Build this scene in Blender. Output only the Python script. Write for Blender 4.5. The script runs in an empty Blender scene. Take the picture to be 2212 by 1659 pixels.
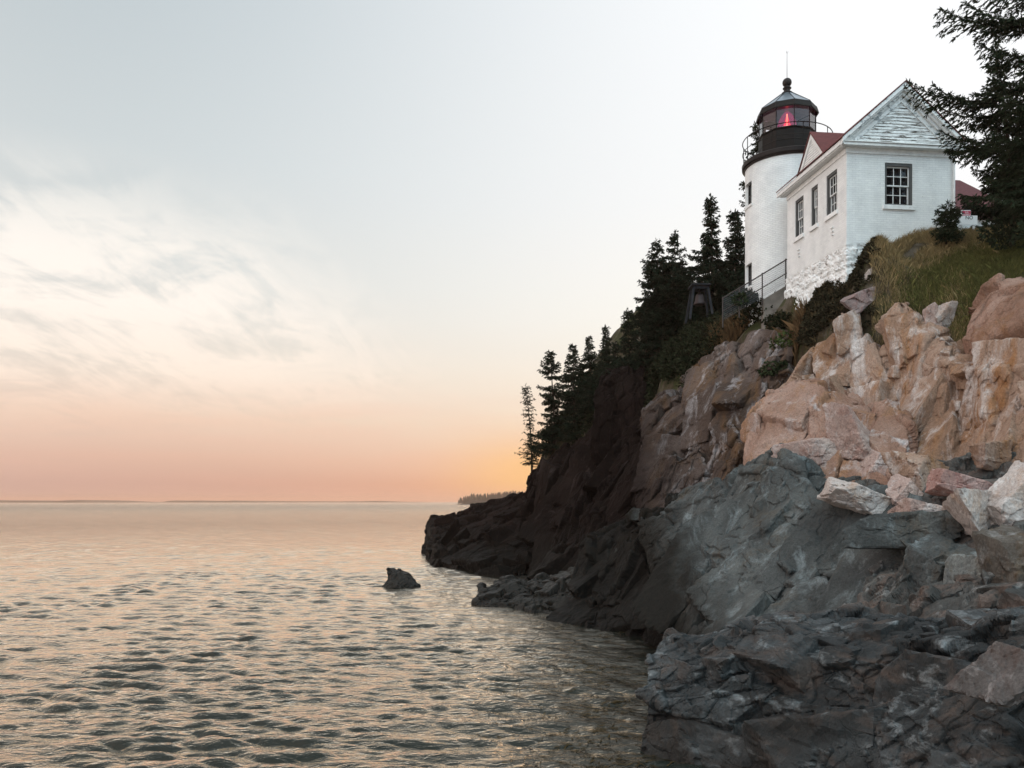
import bpy, math, random
import numpy as np
from mathutils import Vector, Matrix

random.seed(7)
RNG = np.random.default_rng(11)
scene = bpy.context.scene
COL = scene.collection
# ------------------------------------------------------------------ camera model (30 mm lens, level, shifted up)
FP, CX, HZ, CAMZ = 1843.0, 1106.0, 1083.0, 4.0


def W(px, py, d):
    """world point seen at sheet position px,py at depth d metres"""
    return np.array([(px - CX) / FP * d, d, CAMZ + (HZ - py) / FP * d])


cam = bpy.data.cameras.new("camera")
cam.sensor_width = 36.0
cam.lens = 30.0
cam.shift_y = 253.5 / 2212.0
cam.clip_start = 0.1
cam.clip_end = 60000
camo = bpy.data.objects.new("camera", cam)
camo.location = (0, 0, CAMZ)
camo.rotation_euler = (math.radians(90), 0, 0)
COL.objects.link(camo)
scene.camera = camo


# ------------------------------------------------------------------ object helpers
def tag(o, label=None, cat=None, group=None, kind=None):
    if label: o["label"] = label
    if cat: o["category"] = cat
    if group: o["group"] = group
    if kind: o["kind"] = kind
    return o


def empty(name, loc=(0, 0, 0), rz=0.0):
    o = bpy.data.objects.new(name, None)
    o.location = loc
    o.rotation_euler = (0, 0, rz)
    o.empty_display_size = 0.2
    COL.objects.link(o)
    return o


def link(name, me, mat=None, parent=None):
    o = bpy.data.objects.new(name, me)
    if mat is not None:
        me.materials.append(mat)
    COL.objects.link(o)
    if parent is not None:
        o.parent = parent
    return o


def np_mesh(name, V, F, smooth=False, uv=None):
    """V (n,3), F (m,k) all polygons with k corners"""
    V = np.asarray(V, dtype=np.float32); F = np.asarray(F, dtype=np.int32)
    me = bpy.data.meshes.new(name)
    m, k = F.shape
    me.vertices.add(len(V)); me.vertices.foreach_set("co", V.ravel())
    me.loops.add(m * k); me.loops.foreach_set("vertex_index", F.ravel())
    me.polygons.add(m)
    me.polygons.foreach_set("loop_start", np.arange(0, m * k, k, dtype=np.int32))
    try:
        me.polygons.foreach_set("loop_total", np.full(m, k, dtype=np.int32))
    except Exception:
        pass
    me.polygons.foreach_set("use_smooth", np.full(m, smooth, dtype=bool))
    if uv is not None:
        l = me.uv_layers.new(name="UVMap")
        l.data.foreach_set("uv", np.asarray(uv, dtype=np.float32)[F.ravel()].ravel())
    me.update(calc_edges=True)
    return me


class MB:
    """collects boxes, bars, rings and polygons into one mesh"""
    def __init__(self):
        self.v = []; self.f = []; self.uv = {}

    def poly(self, pts, uv=None):
        n = len(self.v)
        self.v += [tuple(p) for p in pts]
        self.f.append(tuple(range(n, n + len(pts))))
        if uv is not None: self.uv[len(self.f) - 1] = uv

    def box(self, c, s, M=None):
        cx, cy, cz = c; hx, hy, hz = s[0] / 2, s[1] / 2, s[2] / 2
        P = [(cx + a * hx, cy + b * hy, cz + e * hz) for e in (-1, 1) for a, b in ((-1, -1), (1, -1), (1, 1), (-1, 1))]
        if M is not None: P = [tuple(M @ Vector(p)) for p in P]
        n = len(self.v); self.v += P
        for q in ((3, 2, 1, 0), (4, 5, 6, 7), (0, 1, 5, 4), (1, 2, 6, 5), (2, 3, 7, 6), (3, 0, 4, 7)):
            self.f.append(tuple(n + i for i in q))

    def prism(self, bottom, top):
        n = len(self.v); k = len(bottom)
        self.v += [tuple(p) for p in bottom] + [tuple(p) for p in top]
        self.f.append(tuple(n + i for i in reversed(range(k))))
        self.f.append(tuple(n + k + i for i in range(k)))
        for i in range(k):
            j = (i + 1) % k
            self.f.append((n + i, n + j, n + k + j, n + k + i))

    def tube(self, pts, r, sides=6, r1=None, closed=False):
        pts = [Vector(p) for p in pts]; r1 = r if r1 is None else r1
        n = len(self.v); m = len(pts)
        for i, p in enumerate(pts):
            a = pts[i - 1] if (i > 0 or closed) else p
            b = pts[(i + 1) % m] if (i < m - 1 or closed) else p
            t = (b - a).normalized()
            u = t.cross(Vector((0, 0, 1)))
            if u.length < 1e-3: u = t.cross(Vector((0, 1, 0)))
            u.normalize(); w = u.cross(t)
            rr = r + (r1 - r) * i / max(1, m - 1)
            for k in range(sides):
                a_ = 2 * math.pi * k / sides
                self.v.append(tuple(p + (u * math.cos(a_) + w * math.sin(a_)) * rr))
        for i in range(m if closed else m - 1):
            j = (i + 1) % m
            for k in range(sides):
                l = (k + 1) % sides
                self.f.append((n + i * sides + k, n + i * sides + l, n + j * sides + l, n + j * sides + k))
        if not closed:
            self.f.append(tuple(n + k for k in reversed(range(sides))))
            self.f.append(tuple(n + (m - 1) * sides + k for k in range(sides)))

    def lathe(self, prof, seg=48, phase=0.0, uvr=None, cap=True):
        n = len(self.v); m = len(prof)
        for r, z in prof:
            for k in range(seg):
                a = phase + 2 * math.pi * k / seg
                self.v.append((r * math.cos(a), r * math.sin(a), z))
        for i in range(m - 1):
            for k in range(seg):
                l = (k + 1) % seg
                self.f.append((n + i * seg + k, n + i * seg + l, n + (i + 1) * seg + l, n + (i + 1) * seg + k))
                if uvr:
                    a0 = 2 * math.pi * k / seg * uvr; a1 = 2 * math.pi * (k + 1) / seg * uvr
                    self.uv[len(self.f) - 1] = [(a0, prof[i][1]), (a1, prof[i][1]), (a1, prof[i + 1][1]), (a0, prof[i + 1][1])]
        if cap:
            if prof[0][0] > 1e-4: self.f.append(tuple(n + k for k in reversed(range(seg))))
            if prof[-1][0] > 1e-4: self.f.append(tuple(n + (m - 1) * seg + k for k in range(seg)))

    def build(self, name, mat, parent=None, smooth=False, bevel=0.0):
        me = bpy.data.meshes.new(name)
        me.from_pydata(self.v, [], self.f)
        if self.uv:
            l = me.uv_layers.new(name="UVMap")
            for fi, uvs in self.uv.items():
                p = me.polygons[fi]
                for li, c in zip(p.loop_indices, uvs): l.data[li].uv = c
        if smooth:
            for p in me.polygons: p.use_smooth = True
        me.update()
        o = link(name, me, mat, parent)
        if bevel:
            b = o.modifiers.new("bevel", 'BEVEL'); b.width = bevel; b.segments = 2; b.limit_method = 'ANGLE'
        return o


# ------------------------------------------------------------------ numpy noise
def _h(ix, iy, iz, k):
    with np.errstate(over='ignore'):
        x = (ix.astype(np.uint32) * np.uint32(374761393) + iy.astype(np.uint32) * np.uint32(668265263)
             + iz.astype(np.uint32) * np.uint32(2147483647 - 1640531) + np.uint32((k * 974634721) & 0xffffffff))
        x = (x ^ (x >> np.uint32(13))) * np.uint32(1274126177)
        x = (x ^ (x >> np.uint32(16))) * np.uint32(2246822519)
        x = x ^ (x >> np.uint32(15))
    return x.astype(np.float32) * np.float32(1.0 / 4294967296.0)


def vnoise(P, k=0):
    P = np.asarray(P, np.float32)
    I = np.floor(P).astype(np.int64); f = P - I
    f = f * f * (3 - 2 * f)
    r = 0
    for dx in (0, 1):
        for dy in (0, 1):
            for dz in (0, 1):
                w = (f[:, 0] if dx else 1 - f[:, 0]) * (f[:, 1] if dy else 1 - f[:, 1]) * (f[:, 2] if dz else 1 - f[:, 2])
                r = r + w * _h(I[:, 0] + dx, I[:, 1] + dy, I[:, 2] + dz, k)
    return r * 2 - 1


def fbm(P, octs=4, k=0):
    a = 1.0; r = 0; P = np.asarray(P, np.float32)
    for i in range(octs):
        r = r + a * vnoise(P * (2.03 ** i) + 17.3 * i, k + i)
        a *= 0.5
    return r


def worley(P, k=0, jit=0.85):
    """nearest and second distances, plus id hash values and offset to the seed"""
    P = np.asarray(P, np.float32); n = len(P)
    I = np.floor(P).astype(np.int64); f = P - I
    d1 = np.full(n, 9e9, np.float32); d2 = np.full(n, 9e9, np.float32)
    off = np.zeros((n, 3), np.float32); idx = np.zeros((n, 3), np.int64)
    for dx in (-1, 0, 1):
        for dy in (-1, 0, 1):
            for dz in (-1, 0, 1):
                c = I + np.array([dx, dy, dz])
                s = np.stack([_h(c[:, 0], c[:, 1], c[:, 2], k + j) for j in (1, 2, 3)], 1) * jit + (1 - jit) / 2
                o = f - (s + np.array([dx, dy, dz], np.float32))
                d = (o * o).sum(1)
                m = d < d1
                d2 = np.where(m, d1, np.minimum(d2, d))
                d1 = np.where(m, d, d1)
                off[m] = o[m]; idx[m] = c[m]
    h = [_h(idx[:, 0], idx[:, 1], idx[:, 2], k + j) for j in (4, 5, 6, 7)]
    return np.sqrt(d1), np.sqrt(d2), off, h


def crag(P, layers, seed=0, cracks=0.0):
    """blocky rock relief: each cell of a stretched lattice is a tilted flat facet"""
    r = np.zeros(len(P), np.float32)
    for li, (s, amp, M) in enumerate(layers):
        Q = (P @ np.asarray(M, np.float32).T) / s
        wob = np.stack([vnoise(Q * 1.7 + 31 * j, seed + 90 + j) for j in range(3)], 1) * 0.06
        d1, d2, off, h = worley(Q + wob, seed + 10 * li)
        t = off[:, 0] * (h[1] - .5) + off[:, 1] * (h[2] - .5) + off[:, 2] * (h[3] - .5)
        v = (h[0] - 0.5) * (1.0 if li == 0 else 1.35) + t * 1.5
        v -= cracks * np.exp(-((d2 - d1) / 0.045) ** 2)
        r += amp * v
    return r


def aniso(sx=1, sy=1, sz=1, tilt=0.0, turn=0.0, dip=0.0):
    """lattice stretched by sx,sy,sz (metres multiplier) and tilted in the picture plane / turned / dipped"""
    R = Matrix.Rotation(tilt, 3, 'Y') @ Matrix.Rotation(turn, 3, 'Z') @ Matrix.Rotation(dip, 3, 'X')
    return np.array(Matrix.Diagonal((1 / sx, 1 / sy, 1 / sz)) @ R.to_3x3())


# ------------------------------------------------------------------ node helpers
def new_mat(name):
    m = bpy.data.materials.new(name); m.use_nodes = True
    nt = m.node_tree
    return m, nt, nt.nodes["Principled BSDF"]


def nd(nt, typ, props=None, **ins):
    n = nt.nodes.new(typ)
    for k, v in (props or {}).items(): setattr(n, k, v)
    for k, v in ins.items():
        key = int(k[1:]) if k[0] == "i" and k[1:].isdigit() else k.replace("_", " ")
        s = n.inputs[key]
        if isinstance(v, bpy.types.NodeSocket): nt.links.new(v, s)
        else: s.default_value = v
    return n


def mth(nt, op, a, b=None, c=None, clamp=False):
    n = nt.nodes.new("ShaderNodeMath"); n.operation = op; n.use_clamp = clamp
    for i, v in enumerate((a, b, c)):
        if v is None: continue
        if isinstance(v, bpy.types.NodeSocket): nt.links.new(v, n.inputs[i])
        else: n.inputs[i].default_value = v
    return n.outputs[0]


def mixc(nt, f, a, b, mode='MIX'):
    n = nt.nodes.new("ShaderNodeMix"); n.data_type = 'RGBA'; n.blend_type = mode
    for s, v in ((n.inputs[0], f), (n.inputs[6], a), (n.inputs[7], b)):
        if isinstance(v, bpy.types.NodeSocket): nt.links.new(v, s)
        elif isinstance(v, (int, float)): s.default_value = v
        else: s.default_value = (*v[:3], 1)
    return n.outputs[2]


def ramp(nt, f, stops, interp='LINEAR'):
    n = nt.nodes.new("ShaderNodeValToRGB"); cr = n.color_ramp; cr.interpolation = interp
    while len(cr.elements) < len(stops): cr.elements.new(0.5)
    for e, (p, c) in zip(cr.elements, stops):
        e.position = p; e.color = (c, c, c, 1) if isinstance(c, (int, float)) else (*c[:3], 1)
    nt.links.new(f, n.inputs[0])
    return n.outputs[0]


def srgb(r, g, b):
    def l(c):
        c /= 255.0
        return c / 12.92 if c <= 0.04045 else ((c + 0.055) / 1.055) ** 2.4
    return (l(r), l(g), l(b))


def coords(nt, kind="Object"):
    return nt.nodes.new("ShaderNodeTexCoord").outputs[kind]


def mapped(nt, v, scale=(1, 1, 1), rot=(0, 0, 0), loc=(0, 0, 0)):
    return nd(nt, "ShaderNodeMapping", None, Vector=v, Scale=scale, Rotation=rot, Location=loc).outputs[0]


def noise(nt, v, scale, detail=6, rough=0.55, dist=0.0):
    return nd(nt, "ShaderNodeTexNoise", None, Vector=v, Scale=scale, Detail=detail, Roughness=rough, Distortion=dist).outputs[0]


def bump(nt, h, strength, dist, prev=None):
    n = nd(nt, "ShaderNodeBump", None, Height=h, Strength=strength, Distance=dist)
    if prev is not None: nt.links.new(prev, n.inputs["Normal"])
    return n.outputs[0]


def simple_mat(name, col, rough=0.7, metallic=0.0, var=0.15, scale=3.0, bmp=0.0, bscale=40.0, spec=None):
    m, nt, b = new_mat(name)
    v = coords(nt)
    n = noise(nt, v, scale, 5)
    f = ramp(nt, n, [(0.3, 1 - var), (0.7, 1 + var)])
    c = mixc(nt, 1.0, col, f, 'MULTIPLY')
    nt.links.new(c, b.inputs["Base Color"])
    b.inputs["Roughness"].default_value = rough
    b.inputs["Metallic"].default_value = metallic
    if spec is not None: b.inputs["Specular IOR Level"].default_value = spec
    if bmp:
        nt.links.new(bump(nt, noise(nt, v, bscale, 6), bmp, 0.02), b.inputs["Normal"])
    return m


def rock_mat(name, cols, pale, stain, scale=0.5, tilt=0.0, stretch=(1, 1, 0.35), tide=None, rough=0.85, bs=1.0, palef=(0.55, 0.72), stf=(0.5, 0.68), spec=0.10, joints=0.6, grain=(1, 1, 0.5), xmix=None):
    """cols: three mineral colours; pale: quartz / lichen patches; stain: iron or algae stain; tide: (z, colour) black tidal band"""
    m, nt, b = new_mat(name)
    v = coords(nt)
    vs = mapped(nt, v, stretch, (0, tilt, 0))
    n1 = noise(nt, vs, scale, 8, 0.6, 0.4)
    c = ramp(nt, n1, [(0.32, cols[0]), (0.5, cols[1]), (0.68, cols[2])])
    n2 = noise(nt, mapped(nt, v, stretch, (0, tilt, 0), (7, 3, 1)), scale * 1.9, 9, 0.68, 0.8)
    c = mixc(nt, ramp(nt, n2, [(stf[0], 0.0), (stf[1], 0.85)]), c, stain)
    n3 = noise(nt, mapped(nt, v, (stretch[0], stretch[1], stretch[2] * 1.3), (0, tilt * 1.2, 0), (1, 9, 4)), scale * 2.7, 10, 0.7, 0.5)
    c = mixc(nt, ramp(nt, n3, [(palef[0], 0.0), (palef[1], 0.9)]), c, pale)
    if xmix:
        # darker toward low X: light falloff painted on mauve cliff, darker rock on outcrop
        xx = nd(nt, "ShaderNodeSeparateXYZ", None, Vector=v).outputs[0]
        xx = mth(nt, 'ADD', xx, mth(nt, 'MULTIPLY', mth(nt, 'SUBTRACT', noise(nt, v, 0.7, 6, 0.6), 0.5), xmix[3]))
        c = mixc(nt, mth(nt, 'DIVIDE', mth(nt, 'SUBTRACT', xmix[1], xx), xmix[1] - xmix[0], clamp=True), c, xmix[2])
    sp = noise(nt, v, 22 * bs, 8, 0.75)
    c = mixc(nt, 1.0, c, ramp(nt, sp, [(0.28, 0.55), (0.5, 0.98), (0.72, 1.35)]), 'MULTIPLY')
    # hairline joints
    wv = mapped(nt, v, (1, 1, stretch[2] * 0.9), (0.2, tilt + 0.25, 0.3))
    wd = nd(nt, "ShaderNodeVectorMath", {"operation": 'ADD'}, i0=wv,
            i1=nd(nt, "ShaderNodeVectorMath", {"operation": 'SCALE'}, i0=nd(nt, "ShaderNodeTexNoise", None, Vector=v, Scale=1.1 * bs, Detail=5.0).outputs[1], Scale=0.75).outputs[0]).outputs[0]
    vo = nd(nt, "ShaderNodeTexVoronoi", {"feature": 'DISTANCE_TO_EDGE'}, Vector=wd, Scale=1.15 * bs).outputs[0]
    cr = ramp(nt, vo, [(0.0, 0.0), (0.022, 0.85), (0.05, 1.0)])
    brk = ramp(nt, noise(nt, v, 0.9 * bs, 3), [(0.48, 1.0), (0.62, 0.0)])
    cr = mth(nt, 'MAXIMUM', cr, brk)
    if tide:
        z = nd(nt, "ShaderNodeSeparateXYZ", None, Vector=v).outputs[2]
        zz = mth(nt, 'ADD', z, mth(nt, 'MULTIPLY', mth(nt, 'SUBTRACT', n1, 0.5), 3.2))
        tf = mth(nt, 'DIVIDE', mth(nt, 'SUBTRACT', tide[0], zz), tide[2] if len(tide) > 2 else 1.1, clamp=True)
        c = mixc(nt, mth(nt, 'MULTIPLY', tf, 0.93), c, tide[1])
        rr = mth(nt, 'SUBTRACT', rough, mth(nt, 'MULTIPLY', tf, 0.3))
        nt.links.new(rr, b.inputs["Roughness"])
    else:
        b.inputs["Roughness"].default_value = rough
    nt.links.new(c, b.inputs["Base Color"])
    b.inputs["Specular IOR Level"].default_value = spec
    g = noise(nt, mapped(nt, v, grain, (0, tilt, 0)), 5.5 * bs, 12, 0.72, 0.6)
    nb = bump(nt, g, 0.8, 0.12 / bs)
    nb = bump(nt, cr, joints, 0.06 / bs, nb)
    nt.links.new(nb, b.inputs["Normal"])
    return m

# ------------------------------------------------------------------ sky, sun
SUN_AZ, SUN_EL = math.radians(7.0), math.radians(3.5)     # just right of the camera axis, behind the dark cliff and its spruces
world = bpy.data.worlds.new("World"); scene.world = world; world.use_nodes = True
wt = world.node_tree; wt.nodes.clear()
dirv = coords(wt, "Generated")
sep = nd(wt, "ShaderNodeSeparateXYZ", None, Vector=dirv).outputs
elev = mth(wt, 'DEGREES' if False else 'MULTIPLY', mth(wt, 'ARCSINE', sep[2]), 57.29578)
azim = mth(wt, 'MULTIPLY', mth(wt, 'ARCTAN2', sep[0], sep[1]), 57.29578)
e01 = mth(wt, 'DIVIDE', elev, 90.0, clamp=True)
e01 = mth(wt, 'POWER', e01, 0.5)                # 1 deg .105, 4 deg .21, 10 deg .333, 17.5 .44, 30 .577


def es(deg): return (deg / 90.0) ** 0.5


left = ramp(wt, e01, [(es(0.0), srgb(184, 152, 143)), (es(1.2), srgb(192, 157, 144)), (es(2.8), srgb(213, 176, 157)), (es(5.5), srgb(223, 199, 180)),
                      (es(9.0), srgb(222, 214, 203)), (es(14.0), srgb(207, 211, 209)), (es(21), srgb(192, 202, 205)), (es(31), srgb(174, 187, 193)), (es(50), srgb(178, 196, 212)), (1.0, srgb(200, 215, 230))])
right = ramp(wt, e01, [(es(0.0), srgb(255, 176, 130)), (es(1.2), srgb(255, 186, 142)), (es(2.6), srgb(254, 208, 174)), (es(5.0), srgb(253, 230, 204)),
                       (es(8.0), srgb(253, 240, 222)), (es(12.0), srgb(250, 247, 240)), (es(19), srgb(246, 247, 248)), (es(31), srgb(248, 250, 252)), (es(50), srgb(236, 244, 252)), (1.0, srgb(225, 236, 248))])
fa = nd(wt, "ShaderNodeMapRange", {"interpolation_type": 'SMOOTHSTEP'}, Value=azim, i1=-34.0, i2=27.0).outputs[0]
base = mixc(wt, fa, left, right)
# glow round the sun
da = mth(wt, 'DIVIDE', mth(wt, 'SUBTRACT', azim, 1.6), 5.0)
de = mth(wt, 'DIVIDE', mth(wt, 'SUBTRACT', elev, 1.8), 2.3)
g = mth(wt, 'EXPONENT', mth(wt, 'MULTIPLY', mth(wt, 'ADD', mth(wt, 'MULTIPLY', da, da), mth(wt, 'MULTIPLY', de, de)), -1.0))
base = mixc(wt, mth(wt, 'MULTIPLY', g, 0.75), base, srgb(255, 200, 122))
# thin high cloud, denser to the left, streaked along the wind
k = mth(wt, 'DIVIDE', 1.0, mth(wt, 'ADD', mth(wt, 'MAXIMUM', sep[2], 0.0), 0.10))
comb = nd(wt, "ShaderNodeCombineXYZ", None, X=mth(wt, 'MULTIPLY', sep[0], k), Y=mth(wt, 'MULTIPLY', sep[1], k), Z=0.0).outputs[0]
cv = mapped(wt, comb, (1.0, 0.75, 1), (0, 0, 0.6), (0.3, 0.0, 0))
cn = noise(wt, cv, 1.9, 13, 0.60, 0.8)
cn2 = noise(wt, mapped(wt, comb, (1.6, 0.45, 1), (0, 0, 0.95), (4.0, 2, 0)), 2.6, 10, 0.65, 1.6)
cs = mth(wt, 'ADD', mth(wt, 'MULTIPLY', cn, 0.62), mth(wt, 'MULTIPLY', cn2, 0.38))
# the bank thins out along a slanting edge
edge = mth(wt, 'ADD', azim, mth(wt, 'MULTIPLY', mth(wt, 'SUBTRACT', elev, 5.0), 0.95))        # grows to the right and upward
edge = mth(wt, 'ADD', edge, mth(wt, 'MULTIPLY', mth(wt, 'SUBTRACT', cn, 0.5), 26.0))
me_ = nd(wt, "ShaderNodeMapRange", {"interpolation_type": 'SMOOTHSTEP'}, Value=edge, i1=1.0, i2=-12.0).outputs[0]
mh = nd(wt, "ShaderNodeMapRange", {"interpolation_type": 'SMOOTHSTEP'}, Value=elev, i1=21.5, i2=14.0).outputs[0]
ml = nd(wt, "ShaderNodeMapRange", {"interpolation_type": 'SMOOTHSTEP'}, Value=elev, i1=2.5, i2=8.5).outputs[0]
cf = mth(wt, 'MULTIPLY', mth(wt, 'MULTIPLY', me_, mh), ml)
cden = nd(wt, "ShaderNodeMapRange", {"interpolation_type": 'SMOOTHSTEP'}, Value=cs, i1=0.37, i2=0.55).outputs[0]
ccol = ramp(wt, e01, [(es(1), srgb(225, 172, 150)), (es(5), srgb(242, 208, 184)), (es(8), srgb(250, 234, 218)), (es(12), srgb(253, 244, 234)), (es(18), srgb(247, 243, 236))])
base = mixc(wt, mth(wt, 'MULTIPLY', mth(wt, 'MULTIPLY', cf, cden), 0.9), base, ccol)
# low banded haze cloud over the horizon
bn = noise(wt, nd(wt, "ShaderNodeCombineXYZ", None, X=mth(wt, 'MULTIPLY', azim, 0.035), Y=mth(wt, 'MULTIPLY', elev, 0.34), Z=0.0).outputs[0], 2.0, 7, 0.55, 0.6)
bl = nd(wt, "ShaderNodeMapRange", {"interpolation_type": 'SMOOTHSTEP'}, Value=elev, i1=9.0, i2=4.5).outputs[0]
bb = mth(wt, 'MULTIPLY', ramp(wt, bn, [(0.42, 0.0), (0.62, 1.0)]), bl)
base = mixc(wt, mth(wt, 'MULTIPLY', bb, 0.12), base, srgb(236, 182, 158))
# the half of the sky behind the camera: clear, cool and bright
back = nd(wt, "ShaderNodeMapRange", {"interpolation_type": 'SMOOTHSTEP'}, Value=sep[1], i1=0.35, i2=-0.55).outputs[0]
BACK = ramp(wt, e01, [(0.0, (0.20, 0.25, 0.31)), (es(12), (0.28, 0.38, 0.46)), (es(30), (0.56, 0.80, 0.95)), (es(55), (0.79, 0.98, 1.0)), (1.0, (0.87, 0.99, 1.0))])
base = mixc(wt, back, base, BACK)
sky = nd(wt, "ShaderNodeTexSky", {"sky_type": 'NISHITA', "sun_disc": False, "sun_elevation": SUN_EL, "sun_rotation": SUN_AZ, "altitude": 0.0})
side = mth(wt, 'DIVIDE', mth(wt, 'ADD', azim, 95.0), 42.0)
side = mth(wt, 'EXPONENT', mth(wt, 'MULTIPLY', mth(wt, 'MULTIPLY', side, side), -1.0))
base = mixc(wt, mth(wt, 'MULTIPLY', side, 0.75), base, srgb(252, 226, 214))
gain = mth(wt, 'ADD', mth(wt, 'ADD', 1.0, mth(wt, 'MULTIPLY', side, 0.35)), mth(wt, 'MULTIPLY', back, 0.90))
hi = nd(wt, "ShaderNodeMapRange", None, Value=elev, i1=33.0, i2=60.0, i3=0.0, i4=0.55).outputs[0]
gain = mth(wt, 'ADD', gain, mth(wt, 'MULTIPLY', hi, back))
hb = nd(wt, "ShaderNodeMapRange", None, Value=elev, i1=25.0, i2=70.0, i3=0.0, i4=0.55).outputs[0]
gain = mth(wt, 'ADD', gain, mth(wt, 'MULTIPLY', hb, back))
bgA = nd(wt, "ShaderNodeBackground", None, Color=base, Strength=gain)
bgB = nd(wt, "ShaderNodeBackground", None, Color=sky.outputs[0], Strength=0.05)
low = nd(wt, "ShaderNodeMapRange", None, Value=elev, i1=10.0, i2=45.0, i3=0.0, i4=1.0)
wt.links.new(mth(wt, 'MULTIPLY', low.outputs[0], 0.025), bgB.inputs[1])
add = nd(wt, "ShaderNodeAddShader", None, i0=bgA.outputs[0], i1=bgB.outputs[0])
out = nd(wt, "ShaderNodeOutputWorld", None, Surface=add.outputs[0])

sl = bpy.data.lights.new("sun", 'SUN'); sl.energy = 0.4; sl.angle = math.radians(14); sl.color = (1.0, 0.72, 0.46)
so = bpy.data.objects.new("sun", sl); COL.objects.link(so)
sd = Vector((math.sin(SUN_AZ) * math.cos(SUN_EL), math.cos(SUN_AZ) * math.cos(SUN_EL), math.sin(SUN_EL)))
so.location = sd * 200
so.rotation_euler = (-sd).to_track_quat('-Z', 'Y').to_euler()

scene.render.engine = 'CYCLES'
scene.cycles.use_denoising = True
scene.cycles.max_bounces = 6
scene.cycles.diffuse_bounces = 3
scene.cycles.glossy_bounces = 3
scene.cycles.transparent_max_bounces = 12
scene.cycles.transmission_bounces = 6
scene.cycles.volume_bounces = 1
scene.cycles.sample_clamp_indirect = 4.0
scene.view_settings.view_transform = 'Standard'
scene.view_settings.look = 'None'
scene.view_settings.exposure = 0.1
scene.view_settings.gamma = 1.0

# ------------------------------------------------------------------ sea
def wave_params():
    r = np.random.default_rng(5)
    n = 120
    lam = np.exp(np.where(r.random(n) < 0.86, r.uniform(math.log(0.16), math.log(1.15), n), r.uniform(math.log(1.0), math.log(3.6), n)))
    th = np.radians(-98 + r.normal(0, 24, n))          # travelling toward the camera
    kk = 2 * np.pi / lam
    slope = 0.041 * np.ones(n) * np.where(lam > 1.1, 0.32, 1.0)
    return lam, kk * np.cos(th), kk * np.sin(th), slope / kk, r.uniform(0, 6.28, n)


WAVE = wave_params()


def sea_height(X, Y, cell=0.0):
    lam, kx, ky, A, ph = WAVE
    x = X.astype(np.float32); y = Y.astype(np.float32)
    P = np.stack([x * 0.05, y * 0.035, np.zeros_like(x)], 1)
    gust = 0.95 + 0.42 * fbm(P, 3, 40)
    P2 = np.stack([x * 0.35, y * 0.22, np.zeros_like(x)], 1)
    gust2 = np.clip(0.98 + 0.45 * vnoise(P2, 47), 0.4, 1.6)
    z = np.zeros_like(x); dx = np.zeros_like(x); dy = np.zeros_like(x)
    for l, a, b_, am, p in zip(lam, kx, ky, A, ph):
        k_ = math.hypot(a, b_)
        att = np.clip((l / np.maximum(cell, 1e-3) - 2.2) / 2.5, 0, 1)
        q = a * x + b_ * y + p + 1.6 * (gust2 - 1)
        s = np.sin(q); c = np.cos(q)
        w = am * att * gust * (gust2 if l < 1.5 else 1.0)
        z += w * s
        dx -= w * c * a / k_ * 1.05
        dy -= w * c * b_ / k_ * 1.05
    return dx, dy, z


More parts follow.
